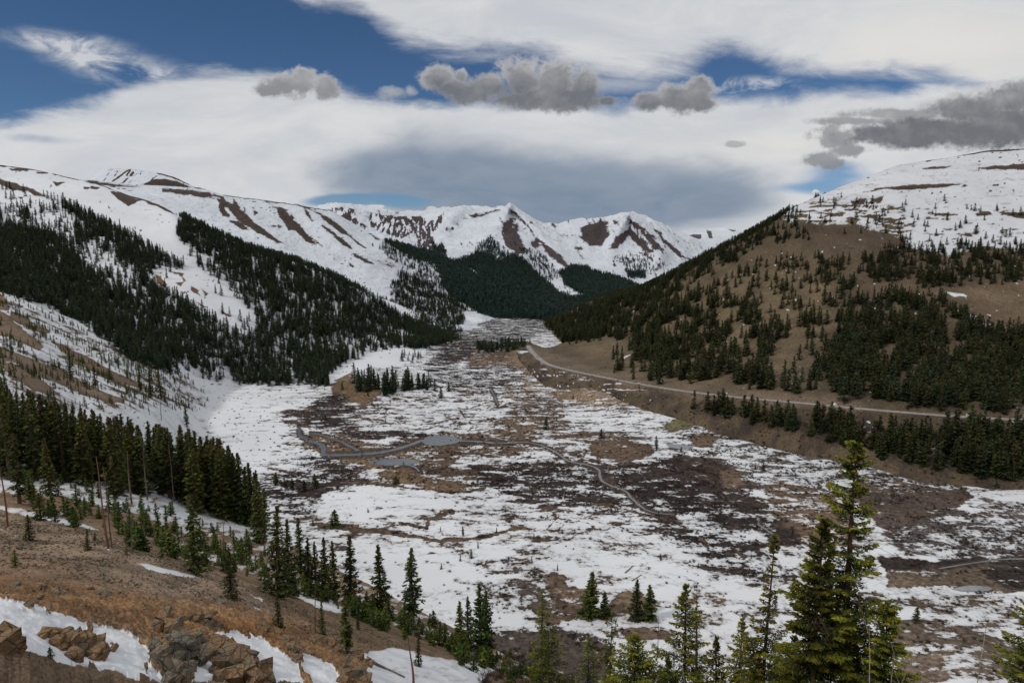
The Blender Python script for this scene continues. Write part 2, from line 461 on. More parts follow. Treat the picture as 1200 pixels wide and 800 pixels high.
# general brush field, lower middle
reg([(600, 545), (680, 540), (760, 560), (820, 600), (780, 610), (700, 600), (620, 590), (560, 575), (540, 560)], .60, DARK, .75, 10)
reg([(550, 545), (640, 535), (690, 555), (740, 585), (670, 592), (600, 580), (545, 570)], .52, DARK, .95, 8)
reg([(700, 545), (790, 540), (880, 550), (900, 560), (880, 580), (930, 600), (960, 640), (900, 630), (820, 612), (760, 590), (710, 570)], .42, DARK, 1.0, 8)
reg([(785, 535), (830, 528), (880, 545), (890, 570), (850, 575), (800, 555)], .18, (.034, .023, .018), .8, 5)
reg([(840, 548), (880, 550), (885, 565), (850, 570)], .12, BROWN, .3, 4)
reg([(740, 600), (830, 605), (900, 640), (940, 680), (880, 690), (800, 640)], .64, DARK, .8, 10)
reg([(800, 505), (880, 495), (940, 510), (1010, 530), (1080, 560), (1130, 575), (1060, 590), (960, 590), (900, 570), (850, 545), (800, 530)], .74, (.09, .075, .065), .7, 10)
reg([(900, 560), (980, 575), (1060, 570), (1000, 590), (1010, 640), (960, 640), (900, 600)], .50, BROWN, .6, 8)
# pond / dark patch in upper right bay, brown turf by trees
reg([(778, 500), (800, 490), (825, 494), (812, 500), (790, 505)], .1, (.12, .105, .05), 0, 2)
reg([(810, 512), (830, 507), (840, 515), (835, 522), (815, 524)], .1, BROWN, .4, 2)
reg([(688, 520), (720, 512), (760, 522), (765, 533), (735, 540), (700, 535)], .22, BROWN, .1, 4)
reg([(640, 505), (700, 505), (760, 515), (700, 520), (640, 515)], .5, BROWN, .1, 5)
# bare brown ground right centre, behind the big tree
reg([(1000, 572), (1060, 574), (1130, 570), (1140, 582), (1125, 595), (1135, 605), (1100, 610), (1080, 620), (1090, 640), (1050, 640), (1010, 600)], .27, (.072, .052, .040), .5, 4)
reg([(1040, 628), (1100, 605), (1160, 600), (1230, 590), (1230, 650), (1150, 662), (1060, 655)], .63, (.085, .072, .066), 1.0, 7)
reg([(1030, 650), (1100, 658), (1160, 655), (1230, 650), (1230, 672), (1140, 668), (1040, 672)], .12, DARK, .5, 4)
reg([(1040, 668), (1110, 664), (1230, 670), (1230, 700), (1160, 695), (1110, 690), (1040, 690)], .20, (.135, .100, .070), .2, 4)
reg([(1060, 690), (1120, 692), (1200, 700), (1230, 710), (1230, 750), (1150, 745), (1080, 725)], .60, (.12, .09, .066), .4, 6)
reg([(1050, 730), (1120, 740), (1190, 770), (1230, 775), (1230, 810), (1040, 810)], .36, (.12, .09, .066), .3, 6)
reg([(1150, 672), (1200, 668), (1230, 672), (1230, 700), (1180, 695)], .2, DARK, .8, 5)
# lower middle brown islands with trees
reg([(615, 675), (660, 672), (665, 685), (690, 688), (690, 720), (650, 735), (630, 715)], .20, (.13, .088, .06), .15, 4)
reg([(715, 705), (735, 690), (750, 690), (775, 715), (772, 728), (740, 730), (700, 722)], .20, (.12, .085, .055), .1, 4)
reg([(790, 690), (830, 685), (850, 700), (850, 730), (800, 740)], .5, (.12, .085, .06), .3, 6)
reg([(700, 735), (780, 735), (790, 748), (710, 745)], .3, (.12, .085, .06), .2, 3)
reg([(560, 745), (610, 735), (690, 740), (720, 760), (720, 830), (520, 830), (540, 770)], .12, (.088, .068, .055), 1.0, 8)
reg([(575, 660), (640, 660), (640, 700), (590, 715), (540, 700)], .66, (.1, .08, .065), .7, 10)
# left bay, left of centre
reg([(290, 560), (350, 545), (400, 545), (430, 560), (400, 590), (340, 600), (300, 585)], .62, DARK, .8, 10)
reg([(345, 568), (395, 562), (402, 572), (380, 582), (350, 580)], .25, DARK, 1, 3)
reg([(340, 535), (400, 530), (400, 545), (350, 550)], .6, DARK, .5, 6)
reg([(330, 480), (400, 478), (400, 490), (430, 500), (380, 502), (330, 490)], .42, DARK, .6, 5)
# the braided stream's surrounding brown mud
reg([(350, 505), (400, 510), (450, 520), (520, 505), (600, 512), (640, 520), (600, 530), (540, 530), (530, 545), (560, 560), (540, 575), (500, 565), (450, 550), (430, 535), (380, 535), (352, 520)], .50, (.115, .078, .05), .5, 5)
reg([(395, 520), (430, 525), (440, 540), (480, 545), (510, 565), (570, 572), (530, 577), (470, 566), (440, 550), (400, 540)], .2, (.15, .098, .058), .4, 4)
reg([(380, 500), (500, 505), (500, 515), (420, 512)], .5, DARK, .7, 5)
# dark thin line features (wet channels cut through snow)
for pts, w in [
    ([(365, 615), (400, 618), (440, 622), (480, 628), (520, 633), (560, 630), (610, 618)], 3.2),
    ([(360, 615), (420, 616)], 2.2), ([(470, 612), (500, 618), (500, 607), (520, 603)], 2.6), ([(515, 602), (530, 598)], 4),
    ([(320, 490), (350, 482), (372, 478), (400, 480)], 1.2), ([(315, 492), (345, 495), (362, 500)], 2.5),
    ([(405, 565), (450, 568), (500, 574), (540, 578), (570, 572)], 2.5),
    ([(480, 545), (520, 555), (560, 552)], 3), ([(540, 483), (545, 490), (554, 500), (540, 508), (520, 513)], 1.0),
    ([(600, 480), (615, 505), (618, 518)], 1.3), ([(600, 493), (575, 490), (560, 495)], 1.2),
    ([(520, 548), (525, 540), (550, 530), (575, 520)], 1.2), ([(575, 520), (598, 535), (590, 522)], 1.2),
    ([(460, 468), (480, 470), (500, 468)], 1.2), ([(430, 465), (440, 478)], 1.0),
    ([(640, 620), (660, 600), (700, 600), (745, 590)], 1.0), ([(820, 630), (835, 650)], 3), ([(855, 640), (870, 652)], 2.5),
    ([(700, 590), (760, 605), (790, 610)], 2.0), ([(580, 505), (630, 512), (680, 510)], 1.3),
    ([(650, 525), (680, 535), (720, 548)], 2.5), ([(300, 545), (350, 555), (370, 560)], 1.6)]:
    m = sstep(.35, .75, lm(pts, w * .8, 2.2) + .9 * NZ2 - .12); S = paint(S, m * .92, .12); C = paint(C, m, (.085, .058, .04)); B = paint(B, m, .55)
# scattered small brown islands across the mid floor: world-space noise
isl = fbm(X / 34, Yw / 20, 5, 31, .6); S = S - .34 * sstep(.12, .5, isl) * sstep(.3, .8, S)
S = S - .17 * sstep(760, 560, fl.py) * (fl.px > 300)
C = C * (1 + .25 * fbm(X / 60, Yw / 60, 3, 41))[..., None]
# winding banks of old channels
zone = polymask(fl.px, fl.py, [(330, 478), (520, 470), (600, 440), (640, 480), (760, 520), (900, 560), (980, 640), (900, 660), (700, 640), (560, 600), (420, 600), (300, 560)], 25)
for sd, sc, ww, kk in ((111, 58, .030, .9), (112, 40, .030, .75), (115, 90, .016, .9)):
    cn = np.abs(fbm(X / (sc * 1.25), Yw / sc, 3, sd, .45)); m = sstep(ww, ww * .35, cn) * zone * kk * sstep(-.25, .1, NZ)
    S = paint(S, m * .9, .15); C = paint(C, m, (.080, .056, .042)); B = paint(B, m, .6)
bro = sstep(-.02, .22, NZ2) * polymask(fl.px, fl.py, [(500, 395), (640, 400), (780, 465), (900, 500), (1000, 540), (980, 620), (820, 620), (500, 600), (340, 560), (330, 480), (480, 470)], 20)
S = S * (1 - bro) + np.clip(S + .26, 0, 1) * bro * .5 + S * bro * .5
# clean snow apron on the far left and mid-left
cl = pm([(200, 430), (300, 448), (370, 460), (330, 480), (330, 520), (300, 560), (200, 520)], 12)
S = paint(S, cl, .93); B = paint(B, cl, .03)
cl = pm([(380, 572), (470, 575), (560, 582), (540, 598), (440, 604), (370, 606)], 8); S = paint(S, cl * .8, .98)
cl = pm([(420, 640), (540, 650), (560, 700), (500, 740), (420, 680)], 12); S = paint(S, cl * .8, .98)
cl = pm([(650, 640), (800, 640), (830, 690), (760, 700), (660, 670)], 12); S = paint(S, cl * .5, .9)
# stream banks
STREAMS = {
 'a': [(350, 500, 1.2), (352, 510, 2.5), (362, 516, 3.), (378, 522, 3.5), (380, 532, 3.5), (400, 533, 3.5), (425, 532, 4), (452, 529, 4.5), (475, 523, 4.), (492, 517, 3.5), (504, 514, 3.0)],
 'b': [(365, 507, 1.5), (385, 512, 1.8), (405, 520, 2.2), (420, 528, 2.5)],
 'c': [(530, 516, 2.), (556, 517, 2.2), (590, 519, 1.4), (618, 518, 1.3), (640, 524, 1.5), (655, 532, 1.7), (666, 540, 1.8), (690, 545, 1.8), (702, 551, 2.), (704, 562, 2.), (714, 568, 1.9), (732, 575, 2.1), (742, 585, 2.4), (752, 594, 2.2), (765, 600, 1.6), (790, 603, 1.2)],
 'd': [(888, 606, 1.6), (890, 615, 2.), (900, 622, 2.2), (912, 630, 1.6)],
 'e': [(450, 545, 1.6), (480, 545, 1.6), (492, 552, 1.5)],
 'f': [(1100, 666, 1.4), (1150, 658, 1.4), (1180, 655, 1.8), (1230, 654, 2.4)],
 'g': [(575, 455, .7), (580, 465, .8), (583, 474, .7)],
}
for k, p in STREAMS.items():
    q = [(a, b, w + 1.6) for a, b, w in p]
    m = linemask(fl.px, fl.py, q, 3, 1.2); S = paint(S, m * .85, .12); C = paint(C, m, (.058, .042, .031))
PONDS = [[(494, 517), (500, 512), (512, 509), (526, 510), (538, 514), (535, 519), (515, 522), (500, 521)],
         [(781, 520), (800, 521), (812, 524), (800, 526), (785, 524)],
         [(1115, 690), (1135, 686), (1160, 688), (1158, 692), (1130, 693)],
         [(428, 540), (450, 537), (480, 538), (492, 542), (470, 545), (440, 544)]]
for p in PONDS:
    m = polymask(fl.px, fl.py, p, 2.5); S = paint(S, m * .8, .2)
fl.attr = {'snow': S, 'gcol': C}
wet = np.zeros(S.shape); hard = np.zeros(S.shape)
for k, p in STREAMS.items():
    wet = np.maximum(wet, linemask(fl.px, fl.py, [(a, b, w + 3) for a, b, w in p], 3, 2)); hard = np.maximum(hard, linemask(fl.px, fl.py, [(a, b, w + .5) for a, b, w in p], 3, .8))
for p in PONDS: wet = np.maximum(wet, polymask(fl.px, fl.py, p, 4)); hard = np.maximum(hard, polymask(fl.px, fl.py, p, 1))
for p in PONDS: wet = np.maximum(wet, linemask(fl.px, fl.py, p + [p[0]], 5, 3))
fl.z = fl.z * (1 - wet) + (-EYE_H) * wet
B = B * (1 - hard)
fl.brush = B
M_floor = terrain_mat('valley_ground', .06, 2.4, .07, fine=.33, streak=(.75, 1.7, .3), vary=.7, bump=.7, bdist=.6, snow=(.67, .68, .70))
fl.build('valley_floor', M_floor)

# the ground beyond and around, reaching the horizon
def far_ground():
    m, nt, b = new_mat('distant_ground'); b.inputs['Base Color'].default_value = (.06, .055, .045, 1); b.inputs['Roughness'].default_value = .95
    pos = V(nt, nt.node('ShaderNodeNewGeometry').outputs['Position'])
    nt.put(b.inputs['Base Color'], nt.mix(nt.ss(.45, .55, nt.noise(pos, .002, 6, .6)), (.03, .04, .028), (.5, .52, .55)))
    R = 60000; n = 48
    co = [(0, 0, -215)] + [(R * cos(2 * pi * i / n), R * sin(2 * pi * i / n), -215) for i in range(n)]
    me = bpy.data.meshes.new('ground'); me.from_pydata(co, [], [(0, i + 1, (i + 1) % n + 1) for i in range(n)])
    me.materials.append(m); o = bpy.data.objects.new('ground', me); COL.objects.link(o); o['kind'] = 'structure'
far_ground()
def disp(sh, amp, sc, oct=5, seed=1, ridged=False, rel=False, rough=.5):
    n = fbm(sh.x / sc, sh.y / sc, oct, seed, rough, ridged)
    sh.z = sh.z + amp * n
# ---- near-left mountain --------------------------------------------
us = ugrid(-30, 640, 1.2, 'l')
L1 = Sheet(us, [
    [(-420, None, 2100, 120), (0, None, 1900, 90), (200, None, 1750, 40), (400, None, 1700, -100), (640, None, 1700, -210)],
    [(-420, 130, 1500), (-100, 183, 1500), (0, 193.5, 1500), (40, 198, 1500), (75, 206, 1500), (110, 214, 1490), (150, 229, 1450), (190, 242, 1400), (210, 254, 1350), (250, 272, 1350), (300, 295, 1350), (350, 309, 1350), (400, 330, 1370), (440, 350, 1400), (470, 369, 1430), (510, 389, 1450), (560, None, 1450, -184), (640, None, 1500, -186)],
    [(-420, 240, 1180), (0, 262, 1150), (100, 277, 1150), (200, 302, 1130), (300, 335, 1150), (400, 370, 1200), (470, 388, 1300), (520, None, 1330, -181), (640, None, 1400, -188)],
    [(-420, 300, 800), (0, 330, 800), (100, 368, 800), (200, 395, 860), (300, 410, 960), (400, 420, 1050), (470, 409, 1150), (520, None, 1200, -184), (640, None, 1300, -190)],
    [(-420, 380, 560), (0, 400, 540), (100, 428, 590), (180, 436, 700), (240, None, 800, -171), (300, None, 890, -178.5), (380, None, 890, -182), (430, None, 950, -183), (640, None, 1200, -190)],
    [(-420, 480, 260), (0, 500, 250), (100, 520, 330), (180, 515, 470), (240, None, 600, -179), (300, None, 640, -184), (640, None, 1100, -195)],
    [(-420, None, 200, -90), (0, None, 200, -90), (100, None, 280, -130), (180, None, 400, -190), (240, None, 500, -200), (640, None, 1000, -205)],
], [6, 100, 90, 85, 90, 12])
L1.world()
disp(L1, 5, 260, 4, 2); disp(L1, 1.4, 40, 4, 3)
L1.chart()
g = fbm(L1.px / 26, L1.py / 13, 3, 8); qx = L1.px + 3 * g; qy = L1.py + 2.2 * fbm(L1.px / 16 + 5, L1.py / 9, 3, 7)
Sn = np.full(L1.px.shape, .97); Gc = np.zeros(L1.px.shape + (3,)) + np.array((.105, .072, .048)); De = np.zeros(L1.px.shape)
def rr(pts, v, fe=1.2, c=None):
    fe = fe * 1.7 if fe < 3 else fe
    global Sn, Gc
    m = polymask(qx, qy, pts, fe); Sn = paint(Sn, m, v)
    if c is not None: Gc = paint(Gc, m, c)
def rl(pts, w, v, fe=.7, c=None):
    global Sn, Gc
    m = linemask(qx, qy, pts, w, fe); Sn = paint(Sn, m, v)
    if c is not None: Gc = paint(Gc, m, c)
DB = (.062, .045, .034)
rr([(0, 209), (10, 213), (25, 217), (40, 223), (50, 229), (57, 231), (45, 229), (40, 230), (33, 224), (20, 222), (13, 224), (5, 218), (0, 216), (-60, 200), (-60, 195)], .05, 1.2, DB)
rl([(-200, 170), (0, 193.5), (40, 198), (75, 206), (110, 214), (130, 221), (160, 232), (185, 241), (205, 250)], 1.3, .1, .6, DB)
for p in [[(12, 197.5), (33, 198), (33, 200), (14, 200)], [(42, 201.5), (55, 202), (54, 204), (44, 204)], [(57, 202.5), (68, 203.5), (66, 205)], [(62, 212.5), (76, 214), (72, 216), (66, 218.5)],
          [(97, 218.5), (105, 219.5), (104, 221.5), (98, 221)], [(105, 217), (118, 220.5), (114, 222.5), (107, 221)], [(130, 224), (150, 229), (158, 233), (168, 235), (160, 237), (150, 241), (143, 238), (136, 231)],
          [(185, 250), (191, 252), (188, 252)], [(20, 230), (28, 232), (24, 234)]]:
    rr(p, .05, .8, DB)
OR = (.15, .082, .045)
for p in [[(182, 322), (190, 325), (197, 334), (191, 336), (185, 330)], [(203, 317), (216, 321), (214, 324), (204, 321)], [(223, 333), (233, 341), (234, 348), (226, 342)], [(205, 331), (216, 331), (212, 335)], [(210, 341), (216, 343), (212, 345)], [(228, 352), (245, 360), (238, 360)],
          [(253, 361), (272, 370), (268, 372)], [(236, 338), (244, 345), (240, 348)], [(212, 323), (220, 330), (215, 330)]]:
    rr(p, .15, 1., OR)
# lower bare streaks
TB = (.165, .115, .078)
for p in [[(-300, 300), (0, 346), (8, 354), (10, 362), (0, 362), (-300, 320)], [(13, 366), (25, 369), (39, 379), (25, 377), (15, 373)], [(-300, 330), (0, 365), (8, 370), (22, 384), (50, 407), (45, 409), (30, 401), (10, 394), (0, 392), (-300, 350)],
          [(20, 374), (57, 390), (54, 391), (30, 382)], [(43, 384), (57, 388), (55, 390)], [(-300, 380), (0, 407), (20, 415), (60, 430), (100, 450), (145, 470), (130, 471), (90, 456), (50, 440), (0, 414)],
          [(0, 421), (20, 429), (40, 438), (68, 462), (40, 456), (20, 441), (0, 428)], [(0, 376), (30, 390), (50, 402), (30, 396)], [(60, 400), (100, 418), (140, 440), (170, 455), (140, 447), (90, 424)]]:
    rr(p, .16, 1.6, TB)
lowm = polymask(qx, qy, [(-400, 300), (0, 340), (60, 365), (130, 405), (190, 435), (240, 455), (240, 480), (150, 480), (60, 480), (-400, 480)], 6)
Sn = Sn - lowm * (.27 + .22 * sstep(-.1, .3, fbm((L1.px - 1.6 * L1.py) / 60, (L1.py - .45 * L1.px) / 5., 4, 67)))
# shade the soil brown-green under forest
# ---- tree density on this mountain
def dn(pts, v, fe=3.):
    global De
    De = paint(De, polymask(qx, qy, pts, fe), v)
dn([(-400, 215), (0, 238), (20, 240), (60, 235), (75, 238), (120, 258), (160, 280), (200, 303), (215, 315), (170, 330), (200, 345), (240, 366), (295, 392), (300, 372), (280, 345), (240, 318), (225, 300), (205, 285), (210, 262), (215, 258), (250, 275), (300, 296), (350, 310), (400, 331), (440, 352), (470, 371), (512, 390), (540, 398), (500, 408), (440, 405), (410, 420), (380, 440), (385, 452), (330, 452), (260, 447), (215, 438), (180, 432), (150, 420), (120, 398), (95, 378), (60, 360), (25, 350), (0, 340), (-400, 300)], 1.0)
dn([(0, 232), (60, 232), (78, 245), (90, 262), (85, 278), (60, 275), (30, 266), (0, 262)], .13, 3)
dn([(0, 215), (50, 230), (60, 240), (0, 240)], .04, 3)
dn([(20, 243), (36, 247), (35, 260), (20, 255)], .6, 2)
dn([(78, 268), (95, 290), (118, 312), (160, 335), (185, 352), (170, 355), (130, 335), (95, 308), (72, 285)], .22, 5)
dn([(100, 280), (130, 300), (165, 325), (150, 330), (115, 312), (95, 292)], .12, 3)
dn([(112, 272), (140, 296), (165, 318), (185, 335), (160, 325), (130, 305)], .35, 3)
dn([(168, 318), (195, 312), (225, 320), (255, 335), (285, 352), (300, 372), (295, 392), (272, 388), (240, 366), (205, 346), (180, 335)], .035, 3)
dn([(255, 360), (298, 378), (296, 395), (260, 380)], .16, 3)
dn([(202, 276), (225, 292), (245, 300), (262, 316), (255, 320), (230, 305), (208, 292)], .06, 3)
dn([(230, 300), (270, 320), (290, 340), (315, 362), (340, 380), (325, 385), (295, 365), (265, 338), (240, 318)], .42, 4)
dn([(0, 280), (20, 285), (60, 330), (40, 335), (10, 310)], .6, 3)
dn([(455, 383), (505, 396), (480, 400), (450, 395)], .3, 3)
dn([(395, 395), (440, 398), (470, 403), (440, 412), (410, 420)], .5, 4)
De = De * (.55 + .75 * sstep(-.28, .12, fbm(L1.x / 30, L1.y / 55, 3, 12)))
L1.dens_forest = De.copy()
De = np.zeros(L1.px.shape)
De = paint(De, lowm, .55); De = De * sstep(-.05, .3, fbm(L1.x / 22, L1.y / 22, 3, 15))
De = np.maximum(De, polymask(qx, qy, [(90, 395), (160, 425), (225, 440), (225, 450), (160, 440), (100, 415)], 5) * .5)
L1.dens_small = De
Sn = Sn - .8 * sstep(.42, .62, perlin(L1.px / 3.4, L1.py / 2.4, 163)) * sstep(.0, .3, fbm(L1.px / 28, L1.py / 14, 3, 164))
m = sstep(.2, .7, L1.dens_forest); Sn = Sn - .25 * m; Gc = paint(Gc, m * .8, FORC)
Sn = Sn - .10 * sstep(-.1, .4, fbm(L1.px / 9, L1.py / 7, 3, 66)) * (qy > 215)
Sn = Sn - .16 * sstep(430, 450, qy) * (1 - lowm)
L1.attr = {'snow': Sn, 'gcol': Gc}
M_slope = terrain_mat('mountain_slope', .055, 1.25, .05, fine=.35, streak=(1, .8, .5), vary=.4, bump=.4, bdist=1.0)
L1.build('left_hillside', M_slope)

# ---- second mountain on the left ------------------------------------
us = ugrid(60, 660, 1.2, 'l')
L2 = Sheet(us, [
    [(-420, None, 3000, 250), (60, None, 3000, 200), (385, None, 2900, 60), (660, None, 2700, -190)],
    [(-420, 190, 2400), (60, 209, 2400), (110, 212, 2400), (150, 216, 2400), (200, 219, 2400), (233, 221, 2400), (262, 229, 2400), (320, 236, 2400), (350, 240, 2400), (385, 247, 2400), (420, 266, 2350), (450, 281, 2300), (475, 299, 2250), (503, 318, 2150), (547, 353, 2000), (587, 370, 1850), (625, 376, 1750), (660, None, 1760, -186)],
    [(-420, 240, 1900), (100, 240, 1900), (200, 258, 1880), (300, 285, 1850), (400, 318, 1800), (450, 336, 1750), (500, 360, 1700), (550, 373, 1680), (590, 377.5, 1670), (660, None, 1700, -187)],
    [(-420, None, 1560, -60), (300, None, 1560, -60), (400, 350, 1600), (450, 366, 1600), (500, None, 1520, -168), (545, None, 1480, -181), (590, None, 1560, -185), (660, None, 1620, -189)],
    [(-420, None, 1400, -190), (300, None, 1400, -190), (450, None, 1420, -188), (500, None, 1400, -186), (660, None, 1500, -195)],
], [5, 75, 55, 20])
def relief(sh, pts, w, amt):
    d = linemask(sh.px, sh.py, [(a, b, ww) for a, b, ww in pts], w, w)
    # gaussian-ish ridge toward the viewer
    dd = np.full(sh.px.shape, 1e9)
    for a, b in zip(pts[:-1], pts[1:]):
        q, t = seg_dist(sh.px, sh.py, a[:2], b[:2]); dd = np.minimum(dd, q / (a[2] + (b[2] - a[2]) * t))
    sh.Y = sh.Y * (1 - amt * np.exp(-dd ** 2))
relief(L2, [(260, 232, 8), (330, 285, 14)], 5, .018); relief(L2, [(345, 240, 8), (390, 275, 12), (430, 310, 14)], 5, .018)
L2.world(); disp(L2, 8, 300, 5, 21); disp(L2, 2.5, 60, 4, 22, True); L2.chart()
g = fbm(L2.px / 22, L2.py / 10, 3, 28); qx = L2.px + 2.2 * g; qy = L2.py + 1.3 * fbm(L2.px / 12 + 5, L2.py / 8, 3, 27)
Sn = np.full(L2.px.shape, .95); Gc = np.zeros(L2.px.shape + (3,)) + np.array((.085, .06, .046)); De = np.zeros(L2.px.shape)
DB2 = (.066, .047, .037)
for p in [[(100, 211), (140, 216), (165, 219), (130, 219), (108, 216)], [(180, 214), (205, 209), (225, 216), (240, 222), (215, 219), (190, 217)],
          [(190, 221), (225, 223), (246, 226), (250, 230), (240, 231.5), (220, 228), (190, 225)], [(250, 227), (262, 231), (262, 234), (252, 230)], [(246, 231), (262, 235), (261, 237)],
          [(256, 234), (262, 234), (280, 244), (290, 253), (300, 262), (315, 273), (331, 285), (325, 284), (310, 277), (300, 272), (292, 266), (285, 263), (278, 256), (272, 248), (264, 243), (266, 249), (269, 252), (267, 254.5), (260, 252.5), (257, 243)],
          [(269, 258), (281, 260), (293, 270), (285, 270), (275, 264)], [(274, 233), (281, 243), (277, 244.5), (273, 238)], [(296, 243), (302, 250), (298, 252)], [(286, 243), (288, 248), (286, 248)], [(288, 232), (298, 232), (297, 234), (289, 233)],
          [(310, 233.5), (325, 234), (337, 237.5), (325, 238), (311, 236.5)], [(323, 243), (329, 243), (340, 253), (347, 260), (355, 268), (365, 280), (371, 287), (360, 283), (350, 275), (345, 269), (337, 269.5), (335, 264), (328, 253)],
          [(318, 240), (324, 244), (319, 243)], [(331, 244), (337, 247), (333, 247)], [(340, 250), (347, 256), (343, 256)], [(345, 238), (362, 244), (378, 252), (400, 267), (412, 277), (402, 273), (385, 262), (372, 250), (355, 243)],
          [(356, 245), (362, 250), (367, 260), (362, 256)], [(377, 263.5), (386, 268), (395, 278), (405, 284), (413, 293), (402, 287), (392, 278), (381, 268)], [(380, 253), (395, 262), (405, 272), (400, 274), (390, 264), (380, 257)],
          [(390, 272), (400, 279), (412, 292), (405, 288), (393, 277)], [(413, 296), (425, 302), (438, 309), (428, 307), (416, 301)], [(411, 277), (430, 291), (428, 292), (414, 281)], [(408, 307), (414, 312), (411, 312)], [(436, 275), (445, 281), (441, 281)],
          [(452, 278), (472, 286), (470, 289), (455, 283)], [(315, 265), (322, 265), (320, 266.5)], [(325, 264), (329, 265), (327, 267)], [(364, 278), (372, 283), (378, 289)]]:
    rr(p, .08, 1.5, DB2)
rl([(262, 229), (320, 236), (385, 247)], .5, .3, .5)
Sn = Sn - .30 * polymask(qx, qy, [(435, 280), (480, 298), (530, 340), (580, 370), (540, 372), (500, 350), (455, 325), (430, 300)], 8) * sstep(-.2, .3, fbm((L2.px - L2.py) / 12, L2.py / 9, 4, 121))
for pts, v in [([(457, 332), (470, 326), (500, 340), (530, 358), (545, 370), (540, 382), (510, 380), (480, 362), (458, 345)], .5), ([(468, 318), (490, 325), (520, 342), (548, 364), (530, 362), (495, 345), (470, 328)], .6),
               ([(503, 322), (530, 337), (560, 354), (575, 366), (552, 362), (525, 345), (505, 332)], .55), ([(450, 282), (490, 300), (520, 330), (545, 350), (520, 345), (480, 318), (445, 295)], .20), ([(440, 350), (470, 352), (520, 378), (545, 392), (500, 395), (460, 380)], .6),
               ([(590, 368), (660, 376), (660, 386), (600, 376)], .0)]:
    De = paint(De, polymask(qx, qy, pts, 2.5), v)
De[L2.py > 392] = 0
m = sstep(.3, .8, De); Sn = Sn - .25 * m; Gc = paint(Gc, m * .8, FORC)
Sn = Sn - .35 * polymask(qx, qy, [(540, 370), (580, 370), (640, 378), (600, 384), (560, 390)], 6) * sstep(-.1, .2, fbm(L2.px / 14, L2.py / 2.2, 3, 88))
Sn = Sn - .8 * sstep(.42, .62, perlin(L2.px / 3.2, L2.py / 2.2, 161)) * sstep(.0, .3, fbm(L2.px / 26, L2.py / 14, 3, 162))
L2.attr = {'snow': Sn, 'gcol': Gc}; L2.dens_forest = De * (.6 + .5 * sstep(-.2, .2, fbm(L2.x / 50, L2.y / 90, 3, 14)))
M_far = terrain_mat('high_mountain', .018, 1.5, .06, fine=.09, streak=(1, 1, .35), vary=.4, bump=1.0, bdist=9, rib=.025, snow=(.62, .65, .70))
L2.build('snowy_hillside', M_far)

# ---- little peak far left --------------------------------------------
us = ugrid(70, 270, 1.2, None)
P0 = Sheet(us, [
    [(-420, None, 4400, 100), (70, None, 4400, 250), (262, None, 4400, 200), (285, None, 4400, -200), (1640, None, 4400, -200)],
    [(-420, 250, 3600), (70, 232, 3600), (100, 214, 3600), (108, 208, 3600), (120, 199.5, 3600), (127, 196.8, 3600), (150, 197.6, 3600), (172, 200, 3600), (186, 203, 3600), (200, 207, 3600), (222, 216, 3600), (240, 224, 3600), (262, 233, 3600), (285, None, 3600, -200), (1640, None, 3600, -300)],
    [(-420, 260, 3200), (70, 246, 3200), (150, 232, 3200), (262, 246, 3200), (285, None, 3200, -300), (1640, None, 3200, -400)],
], [4, 40])
P0.world(); disp(P0, 8, 160, 4, 33); P0.chart()
qx = P0.px + 1.2 * fbm(P0.px / 9, P0.py / 7, 3, 34); qy = P0.py + 1.0 * fbm(P0.px / 8, P0.py / 5, 3, 35)
Sn = np.full(P0.px.shape, .92); Gc = np.zeros(P0.px.shape + (3,)) + np.array(DB2)
rr([(166, 218), (178, 211), (192, 209.5), (205, 212), (222, 219), (240, 226), (210, 222), (190, 217), (178, 220)], .05, .8)
for a, b, w in [((126, 217), (151, 199), .9), ((141, 216), (150, 209), .7), ((149, 205), (153, 199), 1.), ((154, 205), (156, 202), 1.3), ((119, 215), (124, 209), .5), ((178, 210), (184, 206), .5), ((125, 206), (128, 203), .4), ((135, 206), (137, 201), .4), ((164, 205), (166, 201), .4)]:
    rl([a, b], w, .05, .5)
rl([(184, 203), (200, 207), (222, 216)], .8, .1, .5)
st_ = fbm((P0.px + P0.py * .9) / 3.0, P0.py / 26, 3, 36); Sn = Sn - .25 * sstep(0, .5, st_)
P0.attr = {'snow': Sn, 'gcol': Gc}
P0.build('distant_peak', M_far)

